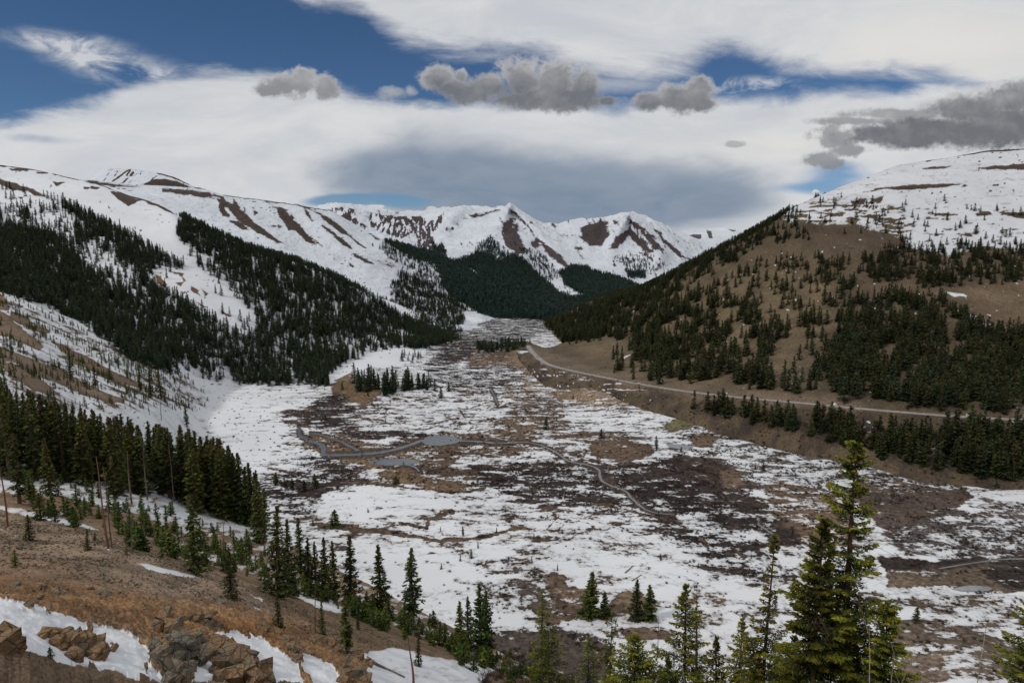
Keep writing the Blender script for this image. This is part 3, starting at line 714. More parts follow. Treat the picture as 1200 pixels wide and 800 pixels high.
# ---- central range -----------------------------------------------------
us = ugrid(350, 900, 1.1, None)
M1 = Sheet(us, [
    [(-420, None, 6500, 100), (380, None, 6500, 60), (860, None, 6500, 60), (1640, None, 6500, 0)],
    [(-420, 262, 4700), (350, 252, 4700), (378, 246, 4700), (386, 243.5, 4700), (400, 243, 4700), (425, 246, 4700), (450, 251, 4700), (475, 253, 4700), (500, 252.5, 4700), (520, 249, 4700), (545, 247.5, 4700), (570, 247.5, 4700), (585, 247, 4650), (592, 245, 4600), (597, 243, 4600), (603, 246, 4600), (612, 252.5, 4620), (630, 261, 4700), (655, 264.5, 4750), (680, 262, 4700), (700, 258.5, 4650), (720, 256, 4600), (735, 254, 4600), (755, 257, 4650), (770, 264, 4700), (785, 271, 4800), (800, 278, 4900), (830, 290, 5000), (900, 310, 5200), (1640, None, 5000, -100)],
    [(-420, 290, 4000), (380, 268, 4000), (450, 274, 4000), (520, 280, 3950), (597, 272, 3900), (650, 290, 3950), (700, 290, 4000), (750, 290, 4000), (820, 305, 4200), (900, 330, 4300), (1640, None, 4200, -120)],
    [(-420, 300, 3100), (380, 280, 3100), (470, 288, 3000), (520, 303, 3000), (597, 302, 3000), (650, 325, 3050), (700, 320, 3200), (750, 325, 3300), (820, 335, 3400), (900, 345, 3400), (1640, None, 3400, -150)],
    [(-420, None, 1900, -180), (470, 335, 1980), (520, 345, 1960), (580, 357, 1900), (640, 366, 1860), (700, 362, 1950), (760, None, 2000, -170), (1640, None, 2000, -180)],
    [(-420, None, 1750, -195), (470, None, 1750, -195), (580, None, 1740, -187), (640, None, 1740, -186), (760, None, 1800, -190), (1640, None, 1800, -200)],
], [4, 55, 50, 55, 14])
R_ = lambda *p: p
for pts, am in [([(597, 243, 5), (615, 256, 7), (640, 285, 9), (668, 318, 12), (690, 345, 14)], .055), ([(597, 243, 5), (585, 265, 8), (575, 290, 12)], .03), ([(735, 254, 5), (728, 270, 8), (715, 292, 12)], .03),
                ([(735, 254, 5), (752, 272, 8), (775, 298, 12)], .04), ([(540, 248, 8), (520, 268, 12), (520, 300, 16)], .035), ([(700, 259, 6), (690, 290, 10)], .02), ([(765, 262, 5), (800, 298, 10)], .03),
                ([(450, 286, 10), (520, 318, 14), (590, 350, 16), (640, 368, 16)], .03), ([(620, 300, 12), (660, 340, 14)], .03), ([(400, 244, 8), (420, 262, 10)], .02), ([(440, 250, 6), (455, 270, 8)], .015)]:
    relief(M1, pts, 6, am)
M1.world()
n = fbm(M1.x / 420, M1.y / 420, 5, 41, .5, True); up = sstep(-150, 60, M1.z)
M1.z += 34 * n * up; M1.z += 12 * fbm(M1.x / 90, M1.y / 160, 4, 42, .55, True) * up; M1.z += 4 * fbm(M1.x / 60, M1.y / 60, 3, 43)
M1.chart()
qx = M1.px + 2.2 * fbm(M1.px / 14, M1.py / 9, 4, 44); qy = M1.py + 1.8 * fbm(M1.px / 10, M1.py / 7, 4, 45)
Sn = np.full(M1.px.shape, .96); Gc = np.zeros(M1.px.shape + (3,)) + np.array((.070, .052, .053)); De = np.zeros(M1.px.shape)
def streak(px, py, k, w, seed, ln=9):   # ribs running down the slope, leaning by k
    return fbm((px - k * py) / w, py / ln, 4, seed, .6)
def rough_(pts, v, k, w, seed, fe=3, amp=1.6):
    global Sn
    m = polymask(qx, qy, pts, fe); t = sstep(-.35, .35, streak(M1.px, M1.py, k, w, seed))
    Sn = Sn * (1 - m) + m * np.clip(v + (t - .5) * amp, 0, 1)
rough_([(383, 246), (395, 243), (415, 245), (418, 256), (430, 268), (415, 264), (395, 254)], .32, .3, 5, 51)
rough_([(430, 250), (455, 251), (470, 256), (480, 275), (470, 280), (445, 272), (432, 262)], .52, -.2, 3.5, 52)
rough_([(462, 253), (480, 253), (498, 254), (500, 262), (516, 252), (520, 249), (517, 262), (506, 276), (510, 288), (522, 292), (500, 293), (487, 288), (490, 280), (480, 272), (470, 264)], .28, .15, 4, 53, 2)
rough_([(500, 280), (520, 285), (522, 296), (505, 300), (495, 292)], .35, .2, 4, 54, 3)
for p in [[(549, 252), (565, 249.5), (586, 246), (572, 250.5), (555, 255.5)], [(590, 262), (599, 255), (603, 258), (600, 266), (606, 270), (612, 284), (618, 296), (606, 298), (594, 288), (589, 275)], [(600, 263), (606, 263), (609, 270), (603, 273)],
          [(598, 245), (607, 253), (618, 262), (628, 277), (640, 287), (650, 296), (660, 305), (666, 311), (655, 308), (648, 300), (640, 292), (628, 280), (618, 266)], [(640, 288), (655, 298), (666, 312), (658, 310), (648, 303), (638, 294)],
          [(621, 282), (630, 281.5), (631, 288), (628, 291), (622, 286)], [(682, 267), (690, 262), (700, 260), (713, 260), (711, 268), (714, 275), (705, 288), (692, 287), (681, 279)], [(716, 288), (722, 278), (731, 272), (737, 267), (738, 272), (734, 280), (722, 290), (714, 293)],
          [(737, 264), (745, 275), (755, 284), (766, 296), (755, 294), (742, 282), (738, 271)], [(735, 256), (748, 262), (757, 272), (768, 281), (778, 297), (765, 289), (750, 270), (737, 261)], [(770, 271), (780, 281), (790, 289), (804, 303), (795, 300), (780, 288)],
          [(719, 258.5), (726, 259), (725, 262), (720, 261.5)], [(675, 289), (683, 291), (676, 294)], [(678, 296), (684, 303), (681, 303)], [(611, 266), (616, 268), (613, 270)], [(585, 254), (589, 260), (586, 257)],
          [(760, 300), (763, 302), (760, 302)], [(543, 253), (547, 256), (544, 256)], [(534, 260), (538, 264), (535, 263)], [(748, 272), (758, 285), (752, 282)], [(645, 258), (652, 266), (648, 266)]]:
    rr(p, .10, 2.0, (.068, .050, .050))
spk = fbm((M1.px - .5 * M1.py) / 3.0, M1.py / 7, 4, 57, .65)
for p, v in [([(640, 262), (682, 264), (690, 300), (660, 290)], .35), ([(715, 300), (735, 296), (770, 300), (790, 310), (770, 325), (735, 330), (718, 318)], .9), ([(590, 300), (640, 300), (690, 345), (660, 350), (620, 330)], .5), ([(530, 285), (590, 270), (620, 295), (560, 300)], .6), ([(610, 272), (640, 300), (650, 325), (625, 320)], .5), ([(700, 255), (830, 280), (830, 310), (740, 300)], .4)]:
    Sn = Sn - v * polymask(qx, qy, p, 5) * sstep(.0, .35, spk)
Sn = Sn - .62 * sstep(.12, .42, streak(M1.px, M1.py, .35, 5, 151, 12)) * sstep(-60, 80, M1.z) * sstep(-.1, .2, fbm(M1.px / 30, M1.py / 20, 3, 152))
for p, v in [([(450, 282), (480, 289), (500, 294), (515, 301), (535, 306), (552, 301), (565, 292), (575, 292), (583, 305), (600, 300), (612, 302), (624, 318), (638, 328), (652, 343), (668, 350), (690, 349), (705, 356), (715, 352), (745, 350), (760, 372), (640, 382), (590, 378), (560, 366), (500, 330)], 1.0),
             ([(655, 320), (668, 312), (685, 313), (702, 320), (725, 326), (748, 336), (745, 352), (720, 357), (700, 352), (680, 343), (662, 334)], .9), ([(733, 316), (752, 318), (756, 325), (737, 325)], .7),
             ([(505, 286), (520, 290), (522, 300), (508, 298)], .3), ([(555, 292), (575, 280), (590, 296), (600, 300), (580, 303)], .35), ([(718, 300), (770, 300), (785, 318), (740, 318)], .12), ([(600, 285), (640, 300), (655, 325), (640, 330), (615, 300)], .10)]:
    De = paint(De, polymask(qx, qy, p, 2.5), v)
De = paint(De, polymask(qx, qy, [(544, 312), (550, 313), (563, 322), (560, 324), (548, 317)], 1.5), .05)
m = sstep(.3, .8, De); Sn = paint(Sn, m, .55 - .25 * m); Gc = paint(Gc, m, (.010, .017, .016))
M1.attr = {'snow': Sn, 'gcol': Gc}; M1.dens_forest = De
M1.build('far_mountains', M_far)

# ---- farthest peak ------------------------------------------------------
us = ugrid(760, 900, 1.1, None)
P3 = Sheet(us, [
    [(-420, None, 9000, 0), (760, None, 9000, 0), (1640, None, 9000, 0)],
    [(-420, 300, 7500), (760, 283, 7500), (785, 276, 7500), (797, 272.5, 7500), (810, 270, 7500), (830, 267, 7500), (850, 267, 7500), (862, 269, 7500), (880, 276, 7500), (900, 285, 7500), (1640, None, 7500, -200)],
    [(-420, 320, 6000), (760, 300, 6000), (900, 310, 6000), (1640, None, 6000, -250)]], [4, 35])
P3.world(); disp(P3, 25, 400, 4, 61); P3.chart()
qx = P3.px + 1.5 * fbm(P3.px / 9, P3.py / 7, 3, 64); qy = P3.py + 1.5 * fbm(P3.px / 8, P3.py / 6, 3, 65)
Sn = np.full(P3.px.shape, .98); Gc = np.zeros(P3.px.shape + (3,)) + np.array((.085, .075, .085))
for p in [[(804, 276), (812, 275), (821, 273.5), (823, 285), (835, 283), (830, 292), (812, 292), (806, 284)], [(828, 269), (834, 271), (835, 280), (831, 280)], [(850, 268), (862, 269.5), (860, 271)]]: rr(p, .1, .8)
P3.attr = {'snow': Sn, 'gcol': Gc}; P3.build('farthest_peak', M_far)

# ---- right-hand hillside -----------------------------------------------
us = ugrid(596, 1230, 1.15, 'r')
ROADR = [(612, None, 1240, -177), (618, 404.5, 1223), (625, 414, 1085), (640, 426, 970), (660, 432, 930), (700, 440.5, 868), (750, 450, 793), (800, 458, 742), (870, 466, 683), (940, 472, 645), (1000, 478, 613), (1060, 483, 588), (1110, 487, 568), (1200, 492, 546), (1500, 500, 500)]
R1 = Sheet(us, [
    [(596, None, 2400, -200), (800, None, 2300, -120), (1000, None, 2200, 150), (1640, None, 2200, 420)],
    [(596, None, 1750, -184), (612, 388, 1700), (640, 382, 1600), (670, 374, 1560), (703, 359, 1520), (740, 346, 1480), (778, 328, 1440), (817, 306, 1400), (855, 286, 1380), (893, 265, 1370), (912, 254, 1370), (939, 237.5, 1370), (970, 224, 1380), (1008, 210, 1400), (1047, 196, 1430), (1085, 188.5, 1450), (1123, 182.5, 1480), (1161, 177, 1500), (1200, 174.5, 1500), (1300, 170, 1500), (1640, 190, 1500)],
    [(596, None, 1650, -184), (640, 388, 1500), (700, 375, 1400), (800, 340, 1250), (900, 318, 1150), (1000, 308, 1080), (1100, 303, 1050), (1200, 300, 1040), (1640, 300, 1000)],
    [(596, None, 1500, -184), (640, 400, 1350), (700, 402, 1180), (800, 402, 1010), (900, 402, 900), (1000, 402, 840), (1100, 402, 800), (1200, 402, 780), (1640, 400, 740)],
    [(596, None, 1300, -184)] + ROADR + [(1640, 505, 480)],
    [(596, None, 1200, -185), (640, 434, 925), (700, 452, 850), (750, 462, 765), (800, 470, 715), (870, 487, 655), (940, 501, 605), (1000, 520, 570), (1080, 540, 533), (1150, 552, 514), (1200, 557, 508), (1640, 600, 440)],
    [(596, None, 1100, -190), (640, None, 850, -187), (700, None, 780, -186), (800, None, 670, -186), (940, None, 570, -186), (1000, None, 545, -188), (1080, None, 500, -188), (1640, None, 400, -195)],
], [5, 95, 80, 70, 45, 10])
R1.world()
disp(R1, 6, 240, 4, 71); disp(R1, 1.3, 35, 4, 72)
# road alignment: smooth world-space centreline, bench cut into the slope
ry = np.array([r for r in ROADR if r[1] is not None]); rk = pchip(np.arange(len(ry)), ry, np.linspace(0, len(ry) - 1, 400))
rx_, ryy, rz_ = unproj(rk[:, 0], rk[:, 1], rk[:, 2])
ker = np.ones(21) / 21
def smooth(a):
    p = np.pad(a, 10, mode='reflect', reflect_type='odd'); return np.convolve(p, ker, 'valid')
for _ in range(2): rx_, ryy, rz_ = smooth(rx_), smooth(ryy), smooth(rz_)
P_road = np.stack([rx_, ryy, rz_], -1)
sel = (R1.py > 385) & (R1.py < 520) & (R1.px > 600)
xx = R1.x[sel]; yy = R1.y[sel]; zz = R1.z[sel]
best = np.full(xx.shape, 1e9); bz = np.zeros(xx.shape)
for i in range(0, 399):
    a = P_road[i]; b = P_road[i + 1]
    d, t = seg_dist(xx, yy, a[:2], b[:2]); mm = d < best
    best = np.where(mm, d, best); bz = np.where(mm, a[2] + (b[2] - a[2]) * t, bz)
k = sstep(12, 4.6, best); R1.z[sel] = zz * (1 - k) + (bz - .12) * k
R1.chart()
qx = R1.px + 3.5 * fbm(R1.px / 22, R1.py / 12, 4, 74); qy = R1.py + 1.8 * fbm(R1.px / 24, R1.py / 8, 4, 75)
Sn = np.full(R1.px.shape, .05); Gc = np.zeros(R1.px.shape + (3,)) + np.array((.092, .068, .042)); De = np.zeros(R1.px.shape)
snowp = [(912, 252), (935, 238), (960, 226), (1010, 207), (1050, 193), (1120, 180), (1210, 172), (1640, 150), (1640, 330), (1200, 298), (1180, 291), (1150, 290), (1110, 300), (1070, 292), (1035, 288), (1010, 278), (975, 272), (950, 263), (925, 262)]
rr(snowp, .86, 4)
hs = fbm(R1.px / 22, R1.py / 3.0, 4, 76); tz = polymask(qx, qy, [(905, 250), (960, 236), (1010, 232), (1060, 250), (1060, 300), (1000, 290), (940, 275), (900, 265)], 8)
Sn = Sn - tz * .75 * sstep(-.1, .25, hs)
tz = polymask(qx, qy, [(1040, 240), (1200, 238), (1210, 300), (1040, 300)], 8); Sn = Sn - tz * .5 * sstep(.15, .4, hs)
DBR = (.055, .038, .03)
rr([(930, 262), (1000, 262), (1060, 278), (1060, 300), (1000, 296), (940, 285)], .28, 6, (.078, .056, .038))
for p in [[(1012, 225), (1030, 221), (1058, 217.5), (1100, 216), (1127, 215.5), (1110, 219), (1085, 221), (1060, 222), (1039, 221)], [(1081, 198), (1092, 195.5), (1115, 194), (1105, 196.5), (1095, 198)], [(1146, 197.5), (1165, 195), (1210, 191), (1210, 199), (1180, 198)],
          [(1169, 249), (1210, 249), (1210, 256), (1190, 255)], [(1084, 249), (1123, 251), (1105, 253)], [(1128, 216), (1134, 217), (1130, 219)], [(1163, 216), (1170, 217), (1165, 218)], [(1143, 250), (1160, 248), (1163, 251), (1145, 253)], [(1120, 274), (1140, 273), (1135, 276)], [(1182, 266), (1196, 269), (1185, 268)],
          [(1020, 233), (1035, 231), (1030, 237)], [(996, 236), (1015, 234), (1012, 239), (998, 240)]]:
    rr(p, .03, .9, DBR)
rl([(912, 253), (939, 237), (960, 228)], 1.0, .1, .7, DBR); rl([(1085, 188.5), (1123, 182.5), (1161, 177), (1200, 174.5)], .9, .15, .6, DBR)
# tan grass on the nose of the hill, darker soil elsewhere
Gc = paint(Gc, polymask(qx, qy, [(655, 400), (740, 365), (860, 310), (960, 300), (980, 380), (900, 470), (740, 445)], 20), (.122, .090, .053))
Gc = paint(Gc, polymask(qx, qy, [(620, 405), (700, 432), (900, 460), (1010, 470), (1010, 486), (760, 462), (640, 440)], 4), (.135, .098, .068))
Gc = paint(Gc, polymask(qx, qy, [(1130, 340), (1210, 320), (1210, 385), (1150, 375)], 8), (.13, .09, .055))
for p in [[(728, 419), (738, 414.5), (739, 416), (731, 421)], [(1106, 341), (1130, 344), (1136, 348), (1118, 348)], [(1132, 366), (1150, 372), (1158, 385), (1148, 384), (1138, 376)], [(1120, 360), (1130, 370), (1125, 372)]]:
    rr(p, .8, 1)
sp = perlin(R1.x / 7, R1.y / 13, 77); Sn = Sn + .62 * sstep(.56, .70, sp) * polymask(R1.px, R1.py, [(700, 330), (1000, 270), (1210, 300), (1210, 560), (760, 470)], 20)
Sn = Sn + .35 * sstep(.1, .5, fbm(R1.x / 26, R1.y / 40, 3, 78)) * polymask(R1.px, R1.py, [(960, 400), (1210, 400), (1210, 570), (960, 510)], 10)
for p, v in [([(640, 380), (703, 355), (778, 322), (855, 279), (912, 252), (935, 250), (935, 262), (900, 278), (860, 306), (800, 340), (740, 372), (700, 398), (660, 400)], 1.0),
             ([(700, 385), (740, 365), (800, 345), (860, 345), (900, 360), (940, 375), (990, 380), (960, 415), (880, 445), (800, 445), (740, 425)], .62),
             ([(905, 255), (940, 262), (945, 280), (905, 285)], .7),
             ([(1000, 300), (1035, 290), (1090, 290), (1210, 305), (1210, 322), (1160, 335), (1110, 340), (1060, 332), (1010, 325)], .8),
             ([(900, 300), (960, 298), (1010, 330), (980, 350), (920, 330)], .35),
             ([(990, 350), (1060, 342), (1105, 352), (1130, 372), (1160, 388), (1210, 390), (1210, 485), (1100, 483), (1020, 470), (980, 460), (960, 430), (975, 390)], .74),
             ([(955, 235), (1020, 230), (1060, 262), (1060, 285), (1000, 275), (950, 262)], .16), ([(1050, 225), (1200, 235), (1200, 290), (1060, 290)], .06), ([(1060, 275), (1210, 290), (1210, 305), (1060, 300)], .5),
             ([(800, 375), (940, 365), (960, 395), (900, 450), (820, 450), (790, 410)], .3)]:
    De = paint(De, polymask(qx, qy, p, 5), v)
De = np.maximum(De, .20 * polymask(qx, qy, [(700, 400), (900, 300), (1000, 300), (1000, 470), (720, 440)], 8))
cl = sstep(-.12, .22, fbm(R1.x / 24, R1.y / 40, 3, 79)); De = De * np.where(De > .7, .22 + .9 * cl, .10 + 1.45 * cl)
for p in [[(1105, 341), (1215, 330), (1215, 382), (1170, 382), (1130, 362)], [(640, 415), (700, 400), (735, 398), (745, 425), (700, 438)], [(905, 400), (985, 395), (960, 425), (930, 450), (905, 440)]]:
    De = De * (1 - polymask(qx, qy, p, 4) * .93)
De = De * (1 - linemask(R1.px, R1.py, [(r[0], r[1]) for r in ROADR[1:]], 4, 2)) 
below = sstep(0, 4, R1.py - np.interp(R1.px, ry[:, 0], ry[:, 1]))
b2 = polymask(qx, qy, [(1000, 508), (1060, 512), (1110, 502), (1210, 506), (1240, 566), (1150, 556), (1080, 545), (1000, 524), (960, 505), (965, 492)], 4) * 1.9 + polymask(qx, qy, [(800, 474), (870, 483), (940, 494), (1000, 506), (1000, 522), (930, 507), (860, 489)], 2) * 1.2
De = De * (1 - below) + below * b2 * (.5 + .6 * cl)
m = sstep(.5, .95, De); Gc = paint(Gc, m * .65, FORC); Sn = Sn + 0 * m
lowz = below * sstep(820, 700, R1.px); hs2 = fbm(R1.px / 24, R1.py / 3.2, 5, 131, .6); Sn = Sn + lowz * .7 * sstep(.14, .24, hs2)
Sn = Sn + below * .35 * sstep(.15, .35, fbm(R1.px / 9, R1.py / 4, 4, 132)) * (R1.px > 820)
Gc = Gc * (1 + .45 * fbm(R1.x / 30, R1.y / 45, 5, 133, .6) + .25 * fbm(R1.x / 5, R1.y / 12, 3, 134))[..., None]
Sn = np.where(R1.z < -178.5, .1, Sn)
R1.below = below
Gc = paint(Gc, below * .9 * sstep(-.2, .3, fbm(R1.x / 22, R1.y / 26, 5, 136, .6)), (.045, .033, .026))
up_ = polymask(R1.px, R1.py, snowp, 6); Sn = Sn - up_ * .28 * sstep(.0, .45, fbm(R1.px / 40, R1.py / 2.2, 5, 137, .65))
Sn = Sn - up_ * .75 * sstep(.50, .64, perlin(R1.px / 5, R1.py / 1.7, 138)) * sstep(-.1, .3, fbm(R1.px / 50, R1.py / 20, 3, 139))
R1.attr = {'snow': Sn, 'gcol': Gc}; R1.dens_forest = De
M_hill = terrain_mat('brown_hill', .09, .9, .05, fine=.5, streak=(1, 1, .5), vary=.45, bump=.5, bdist=.8, snow=(.57, .58, .605))
R1.build('right_hillside', M_hill)

# ---- the viewer's own slope -------------------------------------------
us = ugrid(-30, 1230, 1.3)
FG = Sheet(us, [
    [(-420, None, 1.0, -1.62), (1640, None, 1.0, -1.62)],
    [(-420, None, 2.2, -1.9), (1640, None, 2.2, -1.9)],
    [(-420, None, 20, -14), (0, None, 20, -16.5), (640, None, 24, -22), (1640, None, 24, -23)],
    [(-420, 770, 40), (-30, 742, 46), (0, 748, 46), (100, 778, 50), (180, 797, 52), (230, 830, 52), (400, 860, 54), (640, 885, 54), (1000, 890, 50), (1640, 890, 45)],
    [(-420, 690, 62), (0, 690, 68), (100, 710, 70), (200, 738, 72), (300, 765, 75), (400, 792, 78), (520, 832, 80), (640, 860, 80), (1000, 872, 78), (1640, 880, 70)],
    [(-420, 600, 110), (0, 640, 97), (100, 653, 99), (200, 678, 101), (300, 706, 105), (400, 738, 112), (500, 772, 115), (600, 815, 115), (700, 845, 110), (1000, 864, 105), (1640, 870, 95)],
    [(-420, 540, 170), (0, 590, 142), (100, 602, 146), (200, 628, 151), (300, 663, 156), (400, 703, 163), (480, 735, 165), (560, 772, 165), (640, 805, 160), (720, 832, 150), (1000, 850, 150), (1640, 860, 130)],
    [(-420, 480, 260), (0, 525, 225), (100, 545, 228), (200, 570, 232), (300, 612, 222), (345, 640, 210), (400, 670, 205), (450, 695, 200), (500, 720, 195), (560, 750, 190), (600, 773, 185), (640, 795, 182), (700, 820, 180), (1000, 840, 180), (1640, 850, 160)],
    [(-420, None, 340, -100), (0, None, 330, -112), (100, None, 350, -150), (200, None, 360, -188), (300, None, 330, -190), (400, None, 310, -190), (560, None, 290, -190), (700, None, 270, -190), (1640, None, 260, -190)],
], [2, 6, 12, 70, 60, 60, 60, 24])
FG.world()
nr = sstep(10, 45, FG.y)
FG.z += nr * 1.5 * fbm(FG.x / 28, FG.y / 28, 4, 81); FG.z += nr * .45 * fbm(FG.x / 6, FG.y / 6, 4, 82)
ru = polymask(FG.px, FG.py, [(-60, 690), (150, 700), (300, 700), (430, 760), (460, 850), (-60, 900)], 25)
FG.z += ru * .45 * fbm(FG.x / 4, FG.y / 3, 4, 83, .6, True)
FG.chart()
qx = FG.px + 6 * fbm(FG.px / 34, FG.py / 17, 4, 84); qy = FG.py + 3 * fbm(FG.px / 26, FG.py / 12, 4, 85)
Sn = np.full(FG.px.shape, .0); Gc = np.zeros(FG.px.shape + (3,)) + np.array((.22, .145, .09))
# patch work of soils
Gc = paint(Gc, polymask(qx, qy, [(-60, 590), (60, 610), (180, 650), (330, 700), (320, 722), (200, 700), (60, 660), (-60, 640)], 9), (.25, .182, .125))
Gc = paint(Gc, polymask(qx, qy, [(-60, 668), (60, 680), (180, 705), (280, 710), (360, 735), (420, 775), (400, 830), (260, 800), (140, 735), (-60, 700)], 9), (.25, .145, .072))
Gc = paint(Gc, polymask(qx, qy, [(250, 728), (320, 732), (345, 752), (330, 760), (280, 745)], 4), (.26, .135, .055))
Gc = paint(Gc, polymask(qx, qy, [(-60, 735), (0, 745), (100, 775), (200, 805), (-60, 900)], 4), (.145, .10, .062))
Gc = paint(Gc, polymask(qx, qy, [(300, 680), (420, 715), (520, 760), (480, 800), (380, 745), (300, 700)], 8), (.17, .115, .068))
Gc = Gc * (1 + .35 * fbm(FG.x / 9, FG.y / 9, 4, 87))[..., None]
# snow with lots of saplings behind, snow strips in front
rr([(-400, 430), (0, 500), (250, 555), (300, 600), (345, 638), (330, 655), (250, 640), (180, 612), (90, 588), (0, 578), (-400, 560)], .78, 6)
rr([(200, 610), (330, 640), (450, 692), (570, 752), (640, 790), (620, 800), (500, 750), (400, 715), (300, 680), (200, 640)], .52, 5)
for p in [[(-60, 582), (0, 590), (40, 600), (80, 608), (118, 621), (105, 621), (60, 611), (0, 597), (-60, 592)], [(158, 659), (175, 661), (205, 668), (232, 675), (235, 678), (205, 675), (175, 668)], [(195, 632), (205, 636), (198, 638)], [(205, 650), (240, 662), (236, 666)],
          [(60, 598), (85, 602), (80, 605)], [(290, 695), (310, 703), (308, 707)], [(340, 693), (380, 705), (430, 718), (448, 722), (420, 723), (370, 712)], [(230, 645), (260, 655), (255, 660), (232, 650)], [(120, 640), (130, 643), (126, 645)],
          [(432, 762), (460, 758), (500, 768), (560, 775), (585, 782), (560, 800), (520, 830), (440, 830), (430, 800)], [(282, 703), (306, 714), (304, 716)]]:
    rr(p, .9, 1.6)
Sn = Sn - .30 * polymask(qx, qy, [(445, 770), (590, 770), (590, 800), (460, 800)], 5) * sstep(-.05, .3, fbm(FG.px / 12, FG.py / 5, 3, 89))
wq = lambda p, v, fe: None
def sharp(pts, v, fe=1.0):
    global Sn
    a = FG.px + 2.0 * fbm(FG.px / 9, FG.py / 7, 4, 91); b = FG.py + 1.6 * fbm(FG.px / 8 + 3, FG.py / 7, 4, 92)
    Sn = paint(Sn, polymask(a, b, pts, fe), v)
sharp([(-60, 700), (0, 703), (20, 705), (45, 710), (60, 716), (85, 722), (92, 728), (110, 733), (135, 737), (150, 742), (160, 748), (170, 757), (176, 765), (175, 775), (178, 782), (186, 790), (195, 802), (170, 798), (140, 790), (110, 782), (80, 778), (50, 772), (22, 768), (20, 745), (8, 740), (-60, 735)], 1.1)
for p in [[(27, 709), (40, 714), (42, 717), (34, 714)], [(53, 717.5), (60, 721), (56, 720.5)], [(48, 716), (50, 718), (47, 718)], [(130, 753), (137, 759), (134, 762), (130, 758)], [(101, 732), (108, 733), (107, 737), (102, 737)], [(170, 782), (176, 790), (172, 788)]]: sharp(p, .05, .6)
sharp([(212, 790), (222, 783), (234, 780), (240, 775), (246, 772), (256, 790), (262, 803), (212, 803)], 1.1)
sharp([(243, 744), (252, 741), (262, 743), (272, 739), (284, 742), (290, 745), (297, 750), (291, 740), (296, 742), (303, 748), (303, 743), (310, 750), (318, 757), (330, 765), (342, 771), (350, 778), (352, 790), (360, 800), (322, 803), (318, 792), (305, 775), (290, 762), (275, 752), (262, 747)], 1.1)
sharp([(345, 764), (352, 768), (358, 765), (375, 772), (390, 780), (398, 792), (412, 803), (368, 803), (352, 780), (358, 776)], 1.1)
sharp([(296, 783), (304, 790), (312, 803), (300, 803)], 1.1); sharp([(422, 767), (428, 765), (440, 772), (445, 803), (430, 803), (428, 785)], 1.0)
# right-hand part, mostly hidden: brush
bz_ = polymask(qx, qy, [(-60, 520), (100, 545), (250, 585), (330, 640), (450, 692), (570, 750), (640, 795), (500, 752), (400, 717), (300, 682), (200, 645), (100, 612), (-60, 600)], 5)
Sn = Sn + bz_ * (.75 * fbm(FG.px / 16, FG.py / 5, 4, 141) - .08)
rk_ = ru * (1 - sstep(.3, .7, Sn)) + .25 * (1 - sstep(.3, .7, Sn)) * (FG.y > 30)
FG.z += rk_ * (1.1 * fbm(FG.x / 3.2, FG.y / 2.6, 5, 183, .6, True) - .3)
FG.attr = {'snow': Sn, 'gcol': Gc}
M_near = terrain_mat('near_slope', .8, .22, .05, fine=3.2, streak=(1, 1, 1), vary=.6, bump=.9, bdist=.18, snow=(.68, .69, .71), dirt=.0)
FG.build('foreground_slope', M_near)
FG.qx = qx; FG.qy = qy
# ================================================================= MATERIALS FOR PLANTS
def foliage_mat(name, dark, mid, tip, warm=(.10, .055, .02), warmk=.0):
    m, nt, b = new_mat(name)
    t = nt.attr('tip'); oi = V(nt, nt.node('ShaderNodeObjectInfo').outputs['Random'])
    pos = V(nt, nt.node('ShaderNodeNewGeometry').outputs['Position'])
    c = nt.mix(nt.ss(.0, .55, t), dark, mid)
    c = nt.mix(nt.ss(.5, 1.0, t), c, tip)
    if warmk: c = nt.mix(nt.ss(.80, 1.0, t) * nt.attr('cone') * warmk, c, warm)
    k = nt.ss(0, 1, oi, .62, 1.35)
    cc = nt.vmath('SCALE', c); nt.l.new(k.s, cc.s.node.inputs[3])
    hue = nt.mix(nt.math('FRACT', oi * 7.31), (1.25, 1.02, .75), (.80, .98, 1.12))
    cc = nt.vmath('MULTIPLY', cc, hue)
    nt.put(b.inputs['Base Color'], cc); b.inputs['Roughness'].default_value = .75
    b.inputs['Specular IOR Level'].default_value = .12
    return m
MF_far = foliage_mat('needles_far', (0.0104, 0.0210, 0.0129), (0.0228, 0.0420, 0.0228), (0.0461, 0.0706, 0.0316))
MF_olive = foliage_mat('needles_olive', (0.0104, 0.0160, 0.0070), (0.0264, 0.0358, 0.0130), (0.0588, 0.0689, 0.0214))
MF_haze = foliage_mat('needles_haze_tint', (0.0154, 0.0350, 0.0334), (0.0253, 0.0536, 0.0481), (0.0384, 0.0763, 0.0616))  # distance haze painted into the needle colour as a bluish tint
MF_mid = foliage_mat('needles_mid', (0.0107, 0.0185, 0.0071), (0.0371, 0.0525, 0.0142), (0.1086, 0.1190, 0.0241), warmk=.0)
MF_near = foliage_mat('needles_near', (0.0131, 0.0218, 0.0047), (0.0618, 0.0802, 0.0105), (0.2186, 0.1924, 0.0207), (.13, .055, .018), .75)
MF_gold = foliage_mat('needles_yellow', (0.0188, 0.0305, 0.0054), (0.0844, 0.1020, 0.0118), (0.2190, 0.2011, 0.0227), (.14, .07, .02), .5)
MF_sap = foliage_mat('needles_young', (0.0104, 0.0224, 0.0051), (0.0408, 0.0666, 0.0111), (0.1021, 0.1277, 0.0222))
